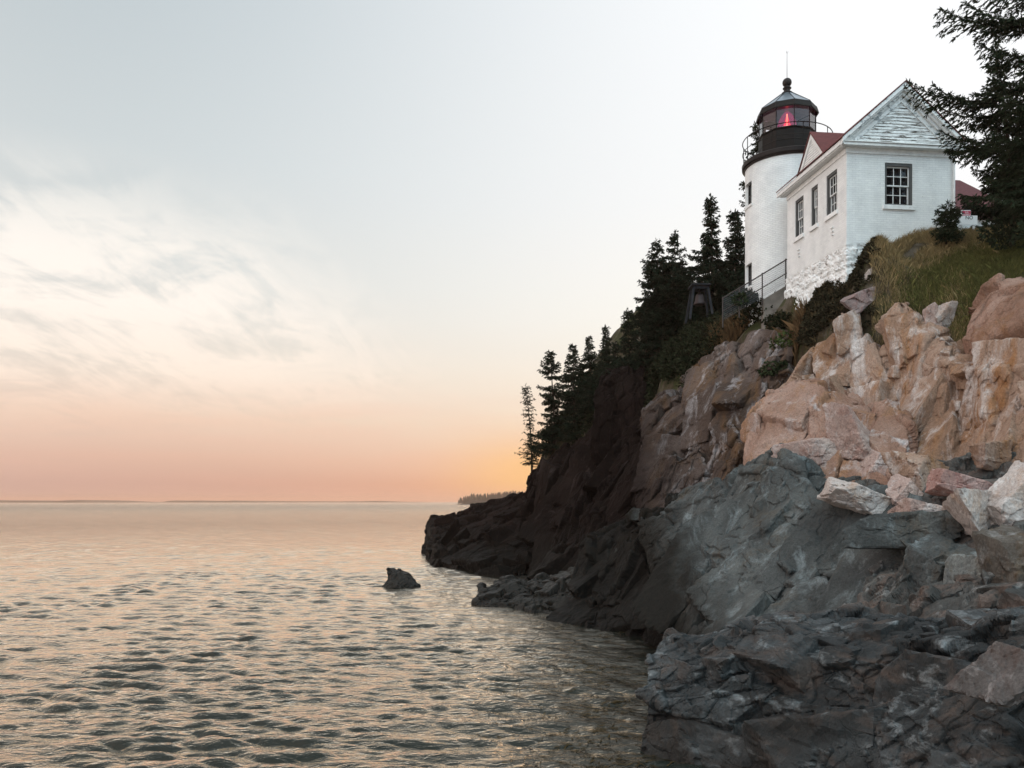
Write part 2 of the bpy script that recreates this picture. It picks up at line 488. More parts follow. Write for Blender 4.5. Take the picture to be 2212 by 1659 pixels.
def build_sea():
    r = [0.8]
    while r[-1] < 5: r.append(r[-1] * 1.06)
    while r[-1] < 420: r.append(r[-1] * 1.0045)
    while r[-1] < 6000: r.append(r[-1] * 1.07)
    r = np.array(r)
    a = np.radians(np.concatenate([np.linspace(-180, -48, 45, endpoint=False), np.linspace(-48, 20, 760, endpoint=False), np.linspace(20, 180, 50, endpoint=False)]))
    R, A = np.meshgrid(r, a, indexing='ij')
    X = (R * np.sin(A)).ravel(); Y = (R * np.cos(A)).ravel()
    dr = np.gradient(r); da_ = np.gradient(a)
    cell = np.maximum(np.repeat(dr, len(a)) * 0.75, (R * da_[None, :]).ravel()).astype(np.float32)
    dx, dy, z = sea_height(X, Y, cell)
    V = np.stack([X + dx, Y + dy, z], 1)
    nr, na = len(r), len(a)
    i = np.arange(nr - 1)[:, None] * na; j = np.arange(na)[None, :]; j2 = (j + 1) % na
    F = np.stack([(i + j).ravel(), (i + na + j).ravel(), (i + na + j2).ravel(), (i + j2).ravel()], 1)[:, ::-1]
    m, nt, b = new_mat("sea_water")
    v = coords(nt)
    b.inputs["Base Color"].default_value = (0.010, 0.016, 0.017, 1)
    b.inputs["IOR"].default_value = 1.6
    b.inputs["Specular IOR Level"].default_value = 0.5
    dist = nd(nt, "ShaderNodeVectorMath", {"operation": 'LENGTH'}, i0=v).outputs[1]
    rg = nd(nt, "ShaderNodeMapRange", None, Value=dist, i1=15.0, i2=500.0, i3=0.04, i4=0.22).outputs[0]
    n1 = noise(nt, mapped(nt, v, (0.8, 1.5, 1), (0, 0, 0.12)), 6.0, 4, 0.5, 0.4)
    n2 = noise(nt, mapped(nt, v, (0.55, 1.25, 1), (0, 0, -0.1)), 1.1, 8, 0.65, 0.5)
    n3 = noise(nt, mapped(nt, v, (0.35, 1.0, 1)), 0.12, 9, 0.7, 0.3)
    fN = nd(nt, "ShaderNodeMapRange", None, Value=dist, i1=20.0, i2=70.0, i3=0.8, i4=0.0).outputs[0]
    fM = nd(nt, "ShaderNodeMapRange", None, Value=dist, i1=30.0, i2=160.0, i3=0.2, i4=0.9).outputs[0]
    fF = nd(nt, "ShaderNodeMapRange", None, Value=dist, i1=80.0, i2=600.0, i3=0.0, i4=0.9).outputs[0]
    nb = bump(nt, n1, fN, 0.045)
    nb = bump(nt, n2, fM, 0.34, nb)
    nb = bump(nt, n3, fF, 3.2, nb)
    nt.nodes.remove(b)
    fr = nd(nt, "ShaderNodeFresnel", None, IOR=1.333, Normal=nb).outputs[0]
    gl = nd(nt, "ShaderNodeBsdfGlossy", None, Color=(1.0, 0.89, 0.76, 1), Roughness=rg, Normal=nb)
    df = nd(nt, "ShaderNodeBsdfDiffuse", None, Color=(0.010, 0.014, 0.012, 1))
    mx = nd(nt, "ShaderNodeMixShader", None, i0=mth(nt, 'MULTIPLY', mth(nt, 'POWER', fr, 1.5), 4.3, clamp=True), i1=df.outputs[0], i2=gl.outputs[0])
    nt.links.new(mx.outputs[0], nt.nodes["Material Output"].inputs[0])
    o = link("water", np_mesh("water", V, F, True), m)
    tag(o, "calm rippled sea reflecting the peach sunset sky", "sea", kind="structure")


build_sea()

# ------------------------------------------------------------------ rock
def resample(row, n):
    r = np.array(row, float)
    d = np.hypot(np.diff(r[:, 0]), np.diff(r[:, 1])); s = np.concatenate([[0], np.cumsum(d)]); s /= s[-1]
    t = np.linspace(0, 1, n)
    P = np.array([W(*p) for p in r])
    return np.stack([np.interp(t, s, P[:, k]) for k in range(3)], 1)


def smooth1(A, axis, it):
    for _ in range(it):
        B = A.copy()
        s = [slice(None)] * 3
        a, b_, c = list(s), list(s), list(s)
        a[axis] = slice(0, -2); b_[axis] = slice(1, -1); c[axis] = slice(2, None)
        B[tuple(b_)] = 0.25 * A[tuple(a)] + 0.5 * A[tuple(b_)] + 0.25 * A[tuple(c)]
        A = B
    return A


def grid_normals(G):
    du = np.gradient(G, axis=1); dv = np.gradient(G, axis=0)
    N = np.cross(du, dv)
    return N / np.maximum(np.linalg.norm(N, axis=2, keepdims=True), 1e-9)


def _ico(sub):
    import bmesh
    bm = bmesh.new(); bmesh.ops.create_icosphere(bm, subdivisions=sub, radius=1.0)
    V = np.array([v.co for v in bm.verts], np.float32); V /= np.linalg.norm(V, axis=1, keepdims=True)
    F = np.array([[v.index for v in f.verts] for f in bm.faces], np.int32); bm.free()
    return V, F


ICO = {k: _ico(k) for k in (4, 5)}


def joint_block(half, r, big, skew=0.16):
    """an angular block of jointed rock: three pairs of cleavage planes, a few broken corners, chipped edges"""
    D, F = ICO[5 if big else 4]
    N = []; Q = []
    for ax in range(3):
        for sg in (-1, 1):
            n = np.zeros(3); n[ax] = sg; n += r.normal(0, skew, 3); n /= np.linalg.norm(n)
            N.append(n); Q.append(half[ax] * r.uniform(0.82, 1.1))
    for _ in range(int(r.integers(2, 5))):
        n = np.sign(r.normal(size=3)) * np.array([1 / half[0], 1 / half[1], 1 / half[2]]) * r.uniform(0.35, 1.0, 3); n /= np.linalg.norm(n)
        N.append(n); Q.append(np.abs(n) @ half * r.uniform(0.62, 0.88))
    N = np.array(N); Q = np.array(Q)
    # stretch the sphere directions to the block so that samples are even
    E = D * half; E = E / np.linalg.norm(E, axis=1, keepdims=True)
    c = E @ N.T
    R = np.min(np.where(c > 1e-3, Q[None, :] / np.maximum(c, 1e-3), 1e9), axis=1)
    return E * R[:, None], F


def rock_mass(name, rows, nu, nv, layers, seed, mat, label, cat=None, kind="structure", back=(1.2, 3.5), drop=(0.1, 2.5), side=2.5, foot=1.2,
              cracks=0.0, fine=0.03, smooth=2, group=None, sides=(1, 1), blocks=None):
    """rows: contour lines of the rock from its foot to its crest; closed behind, below and at both ends so it is a solid body"""
    n0 = 40
    R = [resample(r, nu) for r in rows]
    f = R[0].copy(); f[:, 2] -= foot
    dirs = R[-1][:, :2] / np.linalg.norm(R[-1][:, :2], axis=1, keepdims=True)
    b1 = R[-1].copy(); b1[:, :2] += dirs * back[0]; b1[:, 2] -= drop[0]
    b2 = R[-1].copy(); b2[:, :2] += dirs * back[1]; b2[:, 2] -= drop[1]
    R = [f] + R + [b1, b2]
    R = np.array(R)
    ext = []
    for e, o in ((0, 1), (-1, -1)):
        pass
    c0 = R[:, :1].copy(); c1 = R[:, -1:].copy()
    d0 = c0[..., :2] / np.linalg.norm(c0[..., :2], axis=2, keepdims=True)
    d1 = c1[..., :2] / np.linalg.norm(c1[..., :2], axis=2, keepdims=True)
    nside = max(3, nu // 14)
    L = []
    if sides[0]:
        for q in np.linspace(1, 0, nside, endpoint=False):
            c = c0.copy(); c[..., :2] += d0 * side * q; c[..., 0] += 0.25 * side * q * q; c[..., 2] -= 0.5 * q * q; L.append(c)
    L.append(R)
    if sides[1]:
        for q in np.linspace(0, 1, nside + 1)[1:]:
            c = c1.copy(); c[..., :2] += d1 * side * q; c[..., 0] -= 0.15 * side * q * q; c[..., 2] -= 0.5 * q * q; L.append(c)
    R = np.concatenate(L, 1)
    # even steps between contour lines
    seg = np.linalg.norm(np.diff(R, axis=0), axis=2).mean(1)
    # spend fewer rows on the hidden back and below the foot
    seg[0] *= 0.5; seg[-1] *= 0.35
    s = np.concatenate([[0], np.cumsum(seg)]); s /= s[-1]
    t = np.linspace(0, 1, nv)
    k = np.clip(np.searchsorted(s, t, side='right') - 1, 0, len(s) - 2)
    w = ((t - s[k]) / (s[k + 1] - s[k]))[:, None, None]
    G = R[k] * (1 - w) + R[k + 1] * w
    G = smooth1(smooth1(G, 0, smooth), 1, smooth)
    N = grid_normals(G)
    # two passes so that the second relief follows the first
    P = G.reshape(-1, 3); Nf = N.reshape(-1, 3)
    cut = 1 if len(layers) > 1 else len(layers)
    hs = lambda q: smooth1(smooth1(q.reshape(G.shape[0], G.shape[1], 1), 0, 2), 1, 1).ravel()
    h = hs(crag(P, layers[:cut], seed, cracks))
    P = P + Nf * h[:, None]
    if layers[cut:]:
        G2 = P.reshape(G.shape)
        N2 = grid_normals(smooth1(smooth1(G2, 0, 3), 1, 3)).reshape(-1, 3)
        h = crag(P, layers[cut:], seed + 50, cracks)
        h = 0.65 * h + 0.35 * hs(h)
        h = h + fine * fbm(P * 2.2, 5, seed + 3)
        P = P + N2 * h[:, None]
    nv_, nu_ = G.shape[:2]
    i = np.arange(nv_ - 1)[:, None] * nu_; j = np.arange(nu_ - 1)[None, :]
    F = np.stack([(i + j).ravel(), (i + j + 1).ravel(), (i + nu_ + j + 1).ravel(), (i + nu_ + j).ravel()], 1)
    if blocks:
        r = np.random.default_rng(seed + 7)
        F = np.concatenate([F[:, [0, 1, 2]], F[:, [0, 2, 3]]])
        if blocks.get("sink"): P = P - np.repeat(0, 1) - Nf * blocks["sink"]
        GN = grid_normals(smooth1(smooth1(G, 0, 12), 1, 12))
        i0 = np.searchsorted(t, s[1]); i1 = np.searchsorted(t, s[-3]); j0 = nside if sides[0] else 0; j1 = nu_ - (nside if sides[1] else 0)
        Vs = [P]; Fs = [F]; off = len(P); placed = []
        for (n, lo, hi, asp, push) in blocks["sets"]:
            tries = 0; got = 0
            while got < n and tries < n * 30:
                tries += 1
                a = int(r.integers(i0, max(i0 + 1, i1))); sz = lo * (hi / lo) ** r.random()
                pad = int((j1 - j0) * (0.15 if lo > 1.0 else 0.08 if lo > 0.5 else 0.03))
                b_ = int(r.integers(j0 + pad, j1 - pad)); p = G[a, b_]
                if any((p[0] - q[0]) ** 2 + (p[1] - q[1]) ** 2 + (p[2] - q[2]) ** 2 < (0.50 * (sz + q[3])) ** 2 for q in placed): continue
                k_ = (a - i0) / max(1, i1 - i0)
                if k_ > 0.72: sz = min(sz, max(lo * 0.6, 0.30 + sz * 0.42))
                placed.append((p[0], p[1], p[2], sz)); got += 1
                nn = GN[a, b_]
                z = np.array([math.sin(blocks["tilt"] + r.normal(0, 0.10)), 0, math.cos(blocks["tilt"])]); y = nn + r.normal(0, 0.10, 3); y /= np.linalg.norm(y)
                z = z - y * (z @ y); z /= np.linalg.norm(z); x = np.cross(y, z)
                half = np.array([sz * 0.5 * r.uniform(0.8, 1.2), sz * 0.5 * r.uniform(0.6, 0.9), sz * 0.5 * asp * r.uniform(0.8, 1.25)])
                B, BF = joint_block(half, r, sz > 1.1)
                B = B @ np.stack([x, y, z])
                k_ = (a - i0) / max(1, i1 - i0)
                c = p + nn * (push * sz * r.uniform(-1.0, 1.0) - half[1] * 0.72) - np.array([0, 0, half[2] * 0.85 * max(0, (k_ - 0.72) / 0.28)])
                B = B + c
                q = c - B; q /= np.maximum(np.linalg.norm(q, axis=1, keepdims=True), 1e-6)
                hh = crag(B, [(0.34 * sz, 0.040 * sz, aniso(1.2, 1, 1.0, blocks["tilt"])), (0.13 * sz, 0.012 * sz, aniso(1.2, 1, 1.0, blocks["tilt"]))], seed + 31) + 0.028 * fbm(B * 3.5, 4, seed + 5)
                B = B - q * hh[:, None]
                Vs.append(B); Fs.append(BF + off); off += len(B)
        P = np.concatenate(Vs); F = np.concatenate(Fs)
    o = link(name, np_mesh(name, P, F, False), mat)
    return tag(o, label, cat, group, kind)


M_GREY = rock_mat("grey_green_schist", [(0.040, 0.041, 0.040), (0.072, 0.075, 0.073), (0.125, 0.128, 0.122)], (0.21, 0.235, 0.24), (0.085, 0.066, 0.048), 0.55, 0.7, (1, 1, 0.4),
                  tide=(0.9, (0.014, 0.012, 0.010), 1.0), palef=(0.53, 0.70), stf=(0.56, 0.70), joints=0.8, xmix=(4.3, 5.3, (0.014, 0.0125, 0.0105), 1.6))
M_FORE = rock_mat("dark_banded_schist", [(0.011, 0.0118, 0.012), (0.025, 0.0275, 0.0285), (0.075, 0.082, 0.085)], (0.25, 0.265, 0.27), (0.085, 0.06, 0.048), 0.9, 0.25, (0.6, 0.8, 1.3),
                  tide=(1.2, (0.012, 0.0105, 0.009), 1.2), palef=(0.55, 0.71), bs=1.6, spec=0.25, rough=0.62)
M_TAN = rock_mat("tan_granite", [(0.21, 0.125, 0.080), (0.31, 0.205, 0.15), (0.42, 0.32, 0.27)], (0.62, 0.58, 0.565), (0.30, 0.145, 0.06), 0.42, 0.30, (1, 1, 0.30), palef=(0.50, 0.66), stf=(0.52, 0.66), joints=0.6, grain=(1.3, 1.3, 0.3))
M_ORANGE = rock_mat("orange_granite", [(0.185, 0.098, 0.068), (0.27, 0.16, 0.118), (0.36, 0.245, 0.20)], (0.50, 0.45, 0.44), (0.30, 0.16, 0.085), 0.6, 0.15, (1, 1, 0.22), palef=(0.55, 0.70), joints=0.5, grain=(1.5, 1.5, 0.22))
M_BROWN = rock_mat("brown_granite", [(0.17, 0.095, 0.068), (0.25, 0.148, 0.108), (0.33, 0.215, 0.17)], (0.42, 0.34, 0.31), (0.22, 0.11, 0.055), 0.7, 0.5, (1, 1, 0.5), palef=(0.6, 0.76), joints=0.3)
M_PINK = rock_mat("pink_rubble", [(0.29, 0.195, 0.165), (0.39, 0.285, 0.25), (0.47, 0.38, 0.34)], (0.58, 0.53, 0.51), (0.29, 0.16, 0.13), 0.8, 0.9, (1, 1, 0.6), palef=(0.55, 0.72))
M_PALE = rock_mat("pale_granite", [(0.36, 0.29, 0.26), (0.46, 0.40, 0.37), (0.57, 0.52, 0.50)], (0.66, 0.63, 0.61), (0.42, 0.28, 0.20), 0.9, 0.4, (1, 1, 0.7))
M_MID = rock_mat("mauve_cliff_rock", [(0.042, 0.029, 0.023), (0.078, 0.054, 0.044), (0.145, 0.112, 0.10)], (0.36, 0.33, 0.33), (0.14, 0.075, 0.035), 0.45, 0.45, (1, 1, 0.3), palef=(0.53, 0.67), xmix=(5.0, 7.6, (0.020, 0.013, 0.011), 3.0))  # dark left end: light falloff along the cliff painted into the colour
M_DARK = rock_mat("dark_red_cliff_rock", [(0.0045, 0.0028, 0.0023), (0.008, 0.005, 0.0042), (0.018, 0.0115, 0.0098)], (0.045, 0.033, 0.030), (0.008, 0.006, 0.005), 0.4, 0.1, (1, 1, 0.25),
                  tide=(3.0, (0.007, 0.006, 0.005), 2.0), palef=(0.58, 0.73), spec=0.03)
M_WET = rock_mat("wet_black_rock", [(0.010, 0.009, 0.008), (0.014, 0.013, 0.011), (0.022, 0.020, 0.017)], (0.03, 0.028, 0.025), (0.012, 0.010, 0.006), 1.2, 0.2, (1, 1, 0.6), rough=0.42, spec=0.14)

rock_mass("rock_ledge", [
    [(1372, 1720, 13.4), (1480, 1720, 12.9), (1600, 1720, 12.2), (1800, 1720, 11.0), (2000, 1740, 9.9), (2270, 1780, 8.8)],
    [(1384, 1600, 13.7), (1500, 1600, 13.1), (1650, 1595, 12.2), (1850, 1595, 11.1), (2050, 1600, 10.0), (2280, 1600, 9.0)],
    [(1394, 1500, 14.0), (1520, 1500, 13.3), (1680, 1495, 12.6), (1880, 1495, 11.5), (2080, 1495, 10.3), (2280, 1485, 9.4)],
    [(1404, 1420, 14.2), (1480, 1425, 13.8), (1560, 1415, 13.3), (1720, 1410, 12.6), (1900, 1410, 11.7), (2090, 1405, 10.5), (2280, 1395, 9.7)],
    [(1428, 1393, 14.5), (1490, 1390, 14.3), (1550, 1382, 13.8), (1600, 1356, 13.4), (1750, 1368, 13.0), (1900, 1370, 12.2), (2100, 1370, 11.0), (2280, 1355, 10.1)],
    [(1446, 1386, 15.3), (1500, 1382, 15.2), (1556, 1368, 14.9), (1620, 1328, 14.8), (1680, 1323, 14.6), (1760, 1347, 14.2), (1850, 1326, 14.0), (1980, 1340, 13.4), (2100, 1332, 12.6), (2290, 1328, 11.8)]],
    760, 470, [(1.5, 0.24, aniso(1.25, 1, 0.95, 0.2, 0.3)), (0.58, 0.11, aniso(1.3, 1.1, 0.8, 0.3, 0.5, 0.2)), (0.22, 0.045, aniso(1.4, 1.1, 0.7, 0.3, 0.4, 0.1)), (0.085, 0.012, aniso(1.5, 1, 0.7, 0.3, 0.4, 0.1))],
    3, M_FORE, "dark banded grey rock ledge filling the lower right corner above the water", "rock ledge", cracks=0.2, fine=0.03, back=(0.5, 1.4), drop=(0.25, 2.6), blocks={"tilt": 0.10, "sets": [(18, 1.3, 2.3, 0.55, 0.045), (46, 0.55, 1.0, 0.6, 0.08), (90, 0.22, 0.45, 0.7, 0.12)]})

M_BUTTRESS = rock_mat("black_algae_schist", [(0.0065, 0.0058, 0.005), (0.0115, 0.0102, 0.009), (0.028, 0.0265, 0.024)], (0.10, 0.10, 0.094), (0.014, 0.011, 0.008), 0.6, 0.6, (1, 1, 0.4), tide=(2.4, (0.0085, 0.0075, 0.0065), 2.0), palef=(0.6, 0.76), spec=0.05)  # the buttress rock's own dark colour, unlike the grey outcrop
rock_mass("rock_outcrop", [
    [(1225, 1335, 28.6), (1300, 1365, 26.8), (1400, 1397, 24.4), (1470, 1400, 23.4)],
    [(1240, 1270, 30), (1330, 1280, 28), (1430, 1290, 25.0), (1490, 1290, 24)],
    [(1255, 1215, 31), (1340, 1200, 29.4), (1430, 1200, 26.6), (1500, 1190, 25.6)],
    [(1272, 1182, 31.5), (1345, 1140, 30.4), (1430, 1112, 28.6), (1510, 1100, 27.6)],
    [(1285, 1167, 32), (1340, 1130, 31.2), (1400, 1095, 30), (1450, 1080, 29.2), (1520, 1065, 28.6)]],
    240, 330, [(2.6, 0.5, aniso(0.7, 1, 1.6, 0.3, 0.3)), (1.0, 0.17, aniso(0.7, 1, 1.6, 0.3, 0.2, 0.2)), (0.36, 0.04, aniso(0.8, 1, 1.8, 0.3, 0.4, 0.1))],
    27, M_BUTTRESS, "near black rock buttress at the water's edge left of the grey green outcrop", "rock outcrop", cracks=0.2, fine=0.04, blocks={"tilt": 0.25, "sets": [(22, 0.9, 1.7, 1.3, 0.08), (60, 0.45, 0.9, 1.2, 0.12)]})

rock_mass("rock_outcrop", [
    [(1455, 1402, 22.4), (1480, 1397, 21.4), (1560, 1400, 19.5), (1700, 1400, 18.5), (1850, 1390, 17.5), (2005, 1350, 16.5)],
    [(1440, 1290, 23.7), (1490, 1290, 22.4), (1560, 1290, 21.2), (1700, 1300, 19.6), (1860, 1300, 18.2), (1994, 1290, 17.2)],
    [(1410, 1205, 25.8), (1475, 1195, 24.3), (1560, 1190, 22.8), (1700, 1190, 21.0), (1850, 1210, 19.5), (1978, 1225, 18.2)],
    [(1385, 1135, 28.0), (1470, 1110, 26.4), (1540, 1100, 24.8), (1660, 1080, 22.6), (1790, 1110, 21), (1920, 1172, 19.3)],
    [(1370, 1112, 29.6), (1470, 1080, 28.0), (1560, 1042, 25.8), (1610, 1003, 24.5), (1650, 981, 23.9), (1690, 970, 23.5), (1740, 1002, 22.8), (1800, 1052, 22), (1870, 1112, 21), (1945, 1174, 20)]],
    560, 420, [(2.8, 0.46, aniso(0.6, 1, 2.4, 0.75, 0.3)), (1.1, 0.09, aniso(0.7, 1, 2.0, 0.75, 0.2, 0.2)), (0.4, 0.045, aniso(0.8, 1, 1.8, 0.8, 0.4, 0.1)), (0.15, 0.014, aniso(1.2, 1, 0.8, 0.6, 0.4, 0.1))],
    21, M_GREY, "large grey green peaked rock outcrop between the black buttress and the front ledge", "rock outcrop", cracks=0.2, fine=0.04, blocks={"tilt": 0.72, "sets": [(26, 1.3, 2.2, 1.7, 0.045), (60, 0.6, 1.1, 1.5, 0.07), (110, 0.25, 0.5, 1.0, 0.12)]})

rock_mass("cliff", [
    [(1600, 1012, 25.5), (1680, 1012, 24.3), (1780, 1060, 22.7), (1900, 1092, 21.7), (1985, 1090, 20.8)],
    [(1606, 960, 25.9), (1700, 950, 24.9), (1800, 970, 23.5), (1900, 980, 22.7), (1975, 1000, 22.1)],
    [(1611, 905, 26.3), (1690, 892, 25.5), (1800, 900, 24.3), (1890, 908, 23.7), (1962, 925, 23.3)],
    [(1622, 887, 26.7), (1660, 866, 26.5), (1710, 862, 26.0), (1800, 856, 25.3), (1870, 884, 24.5), (1952, 898, 24.1)],
    [(1640, 876, 27.5), (1690, 847, 27.5), (1750, 824, 27.3), (1830, 836, 26.3), (1900, 864, 25.7), (1957, 886, 25.3)]],
    330, 260, [(1.9, 0.42, aniso(0.8, 1, 1.6, 0.12, 0.3)), (0.65, 0.07, aniso(0.6, 1, 2.0, 0.1, 0.5, 0.1)), (0.25, 0.03, aniso(0.5, 1, 2.4, 0.1, 0.4, 0.1))],
    41, M_ORANGE, "lower orange block of the cliff with a flat grey top behind the grey outcrop", "cliff", cracks=0.2, blocks={"tilt": 0.12, "sets": [(16, 1.1, 2.0, 1.4, 0.12), (40, 0.5, 0.9, 1.5, 0.15), (60, 0.25, 0.5, 1.2, 0.18)]})

rock_mass("cliff", [
    [(1690, 900, 28.0), (1760, 880, 27.5), (1850, 900, 26.2), (1950, 960, 24.6), (2020, 1010, 22.8), (2110, 1030, 21.2), (2200, 1040, 19.8), (2310, 1040, 18.8)],
    [(1700, 850, 28.0), (1770, 820, 27.4), (1860, 820, 26.2), (1940, 860, 25.2), (2020, 920, 23.6), (2110, 930, 22), (2200, 920, 20.4), (2310, 910, 19.2)],
    [(1720, 820, 28.0), (1785, 770, 27.4), (1870, 770, 26.2), (1930, 790, 25.5), (2010, 830, 24.2), (2100, 840, 22.4), (2200, 830, 20.8), (2310, 830, 19.6)],
    [(1735, 797, 28.1), (1795, 730, 27.4), (1865, 735, 26.4), (1920, 740, 25.8), (1990, 765, 24.6), (2070, 800, 23), (2130, 806, 21.8), (2212, 792, 20.6), (2310, 787, 19.9)],
    [(1745, 782, 28.2), (1790, 722, 27.6), (1815, 674, 27.0), (1838, 670, 26.9), (1862, 702, 26.7), (1895, 737, 26.4), (1915, 702, 26.2), (1935, 662, 26.0), (1955, 642, 25.9), (1975, 667, 25.6), (2010, 692, 25.2), (2050, 722, 24.7), (2085, 772, 23.8), (2130, 794, 22.8), (2212, 784, 21.4), (2310, 777, 20.7)]],
    620, 420, [(2.5, 0.46, aniso(0.75, 1, 1.9, -0.42, 0.3)), (0.95, 0.10, aniso(0.8, 1, 1.6, -0.42, 0.5, 0.1)), (0.3, 0.04, aniso(0.8, 1, 1.4, -0.3, 0.4, 0.1))],
    61, M_TAN, "tall pale tan cliff face with orange streaks below the grassy slope", "cliff", cracks=0.2, smooth=4, back=(0.7, 2.5), drop=(0.0, 1.5), blocks={"tilt": -0.40, "sets": [(40, 1.2, 2.3, 1.35, 0.11), (60, 0.7, 1.2, 1.2, 0.16), (80, 0.3, 0.6, 1.0, 0.18)]})

rock_mass("boulder", [
    [(2078, 777, 23.4), (2130, 800, 22.6), (2212, 777, 21.6), (2320, 772, 21)],
    [(2066, 730, 23.6), (2120, 740, 22.2), (2212, 700, 21.2), (2320, 690, 20.8)],
    [(2090, 685, 23.8), (2140, 670, 22.6), (2220, 640, 21.8), (2320, 630, 21.4)],
    [(2103, 660, 24.2), (2128, 618, 24), (2158, 596, 23.8), (2187, 594, 23.6), (2230, 584, 23.4), (2320, 570, 23)]],
    240, 220, [(2.0, 0.36, aniso(0.8, 1, 1.6, -0.4, 0.3)), (0.8, 0.07, aniso(1, 1, 1.5, -0.4, 0.2, 0.1)), (0.25, 0.02, aniso(0.8, 1, 1.5, 0.3, 0.4, 0.1))],
    81, M_BROWN, "big brown boulder resting on the tan cliff under the grass at the right edge", "boulder", kind="thing", cracks=0.2, back=(0.8, 1.6), drop=(0.3, 2.5), side=1.6)

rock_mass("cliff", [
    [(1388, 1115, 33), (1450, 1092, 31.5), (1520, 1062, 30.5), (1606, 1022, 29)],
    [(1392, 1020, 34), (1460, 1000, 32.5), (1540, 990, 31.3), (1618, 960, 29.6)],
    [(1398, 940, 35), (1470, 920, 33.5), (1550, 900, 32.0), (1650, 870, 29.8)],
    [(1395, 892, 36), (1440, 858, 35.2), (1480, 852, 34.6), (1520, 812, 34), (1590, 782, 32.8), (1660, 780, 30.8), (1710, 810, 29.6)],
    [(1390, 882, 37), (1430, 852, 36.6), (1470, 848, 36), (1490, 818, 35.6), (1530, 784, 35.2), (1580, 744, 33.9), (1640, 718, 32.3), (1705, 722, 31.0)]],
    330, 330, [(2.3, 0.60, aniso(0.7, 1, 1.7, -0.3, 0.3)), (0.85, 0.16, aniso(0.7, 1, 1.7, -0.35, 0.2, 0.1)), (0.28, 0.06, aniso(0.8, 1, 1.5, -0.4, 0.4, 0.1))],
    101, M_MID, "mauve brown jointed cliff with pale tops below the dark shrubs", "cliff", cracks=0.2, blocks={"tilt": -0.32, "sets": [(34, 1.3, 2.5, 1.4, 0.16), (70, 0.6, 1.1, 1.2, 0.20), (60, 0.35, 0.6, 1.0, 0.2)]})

rock_mass("cliff", [
    [(1118, 1247, 49), (1160, 1262, 43), (1200, 1292, 36), (1260, 1332, 31), (1330, 1352, 29.5)],
    [(1130, 1180, 51), (1190, 1180, 46), (1260, 1180, 41), (1330, 1170, 38), (1410, 1140, 36)],
    [(1137, 1100, 53), (1200, 1080, 49), (1270, 1050, 45), (1340, 1040, 42), (1415, 1000, 40)],
    [(1141, 1052, 54.5), (1180, 1014, 52.5), (1240, 988, 49.5), (1300, 962, 47), (1350, 922, 44.5), (1415, 892, 42)],
    [(1146, 1026, 56), (1165, 998, 55.5), (1200, 976, 54.5), (1240, 958, 53), (1275, 935, 51.5), (1300, 918, 50), (1340, 905, 48), (1380, 900, 45.5), (1420, 880, 44)]],
    300, 320, [(3.6, 0.60, aniso(0.6, 1, 1.9, 0.0, 0.3)), (1.3, 0.26, aniso(0.6, 1, 1.8, 0.05, 0.2, 0.1)), (0.45, 0.08, aniso(0.8, 1, 1.5, 0.1, 0.4, 0.1))],
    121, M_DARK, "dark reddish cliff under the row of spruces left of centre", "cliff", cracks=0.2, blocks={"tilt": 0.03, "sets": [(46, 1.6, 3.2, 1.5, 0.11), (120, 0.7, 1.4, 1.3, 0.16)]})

rock_mass("boulder", [
    [(1280, 955, 46), (1340, 945, 45), (1398, 935, 44)],
    [(1288, 880, 46.6), (1340, 870, 45.4), (1394, 860, 44.5)],
    [(1298, 828, 47.6), (1340, 812, 46.6), (1392, 806, 46)],
    [(1306, 812, 48.8), (1330, 794, 48.8), (1360, 784, 48.2), (1396, 782, 47.5)]],
    110, 150, [(2.4, 0.35, aniso(0.8, 1, 1.5, 0.1, 0.3)), (0.8, 0.13, aniso(0.8, 1, 1.5, 0.1, 0.2, 0.1)), (0.3, 0.04, aniso(0.8, 1, 1.5, 0.1, 0.4, 0.1))],
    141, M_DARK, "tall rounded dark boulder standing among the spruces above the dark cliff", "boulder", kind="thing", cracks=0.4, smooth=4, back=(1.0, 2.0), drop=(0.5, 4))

rock_mass("headland", [
    [(916, 1193, 68), (935, 1223, 53.5), (1000, 1239, 48), (1060, 1249, 45.5), (1130, 1252, 44.5)],
    [(919, 1168, 69), (937, 1180, 57), (1000, 1185, 52), (1070, 1180, 50), (1145, 1170, 49)],
    [(921, 1140, 70), (942, 1140, 62), (1000, 1135, 57), (1070, 1130, 54), (1150, 1110, 52)],
    [(930, 1116, 71), (955, 1113, 70), (990, 1109, 68), (1012, 1106, 66), (1022, 1098, 65), (1050, 1094, 64), (1062, 1085, 62.5), (1095, 1078, 61), (1108, 1067, 59), (1135, 1060, 57), (1155, 1040, 56)]],
    240, 200, [(3.0, 0.42, aniso(1.5, 1, 0.7, 0.0, 0.3)), (1.3, 0.2, aniso(1.5, 1, 0.7, 0.0, 0.2, 0.1)), (0.5, 0.05, aniso(1.3, 1, 0.8, 0.1, 0.4, 0.1))],
    161, M_DARK, "low black rock headland stepping down into the sea below the lone spruce", "headland", cracks=0.2, blocks={"tilt": 0.05, "sets": [(30, 1.8, 3.4, 0.6, 0.12), (60, 0.8, 1.5, 0.6, 0.16)]})

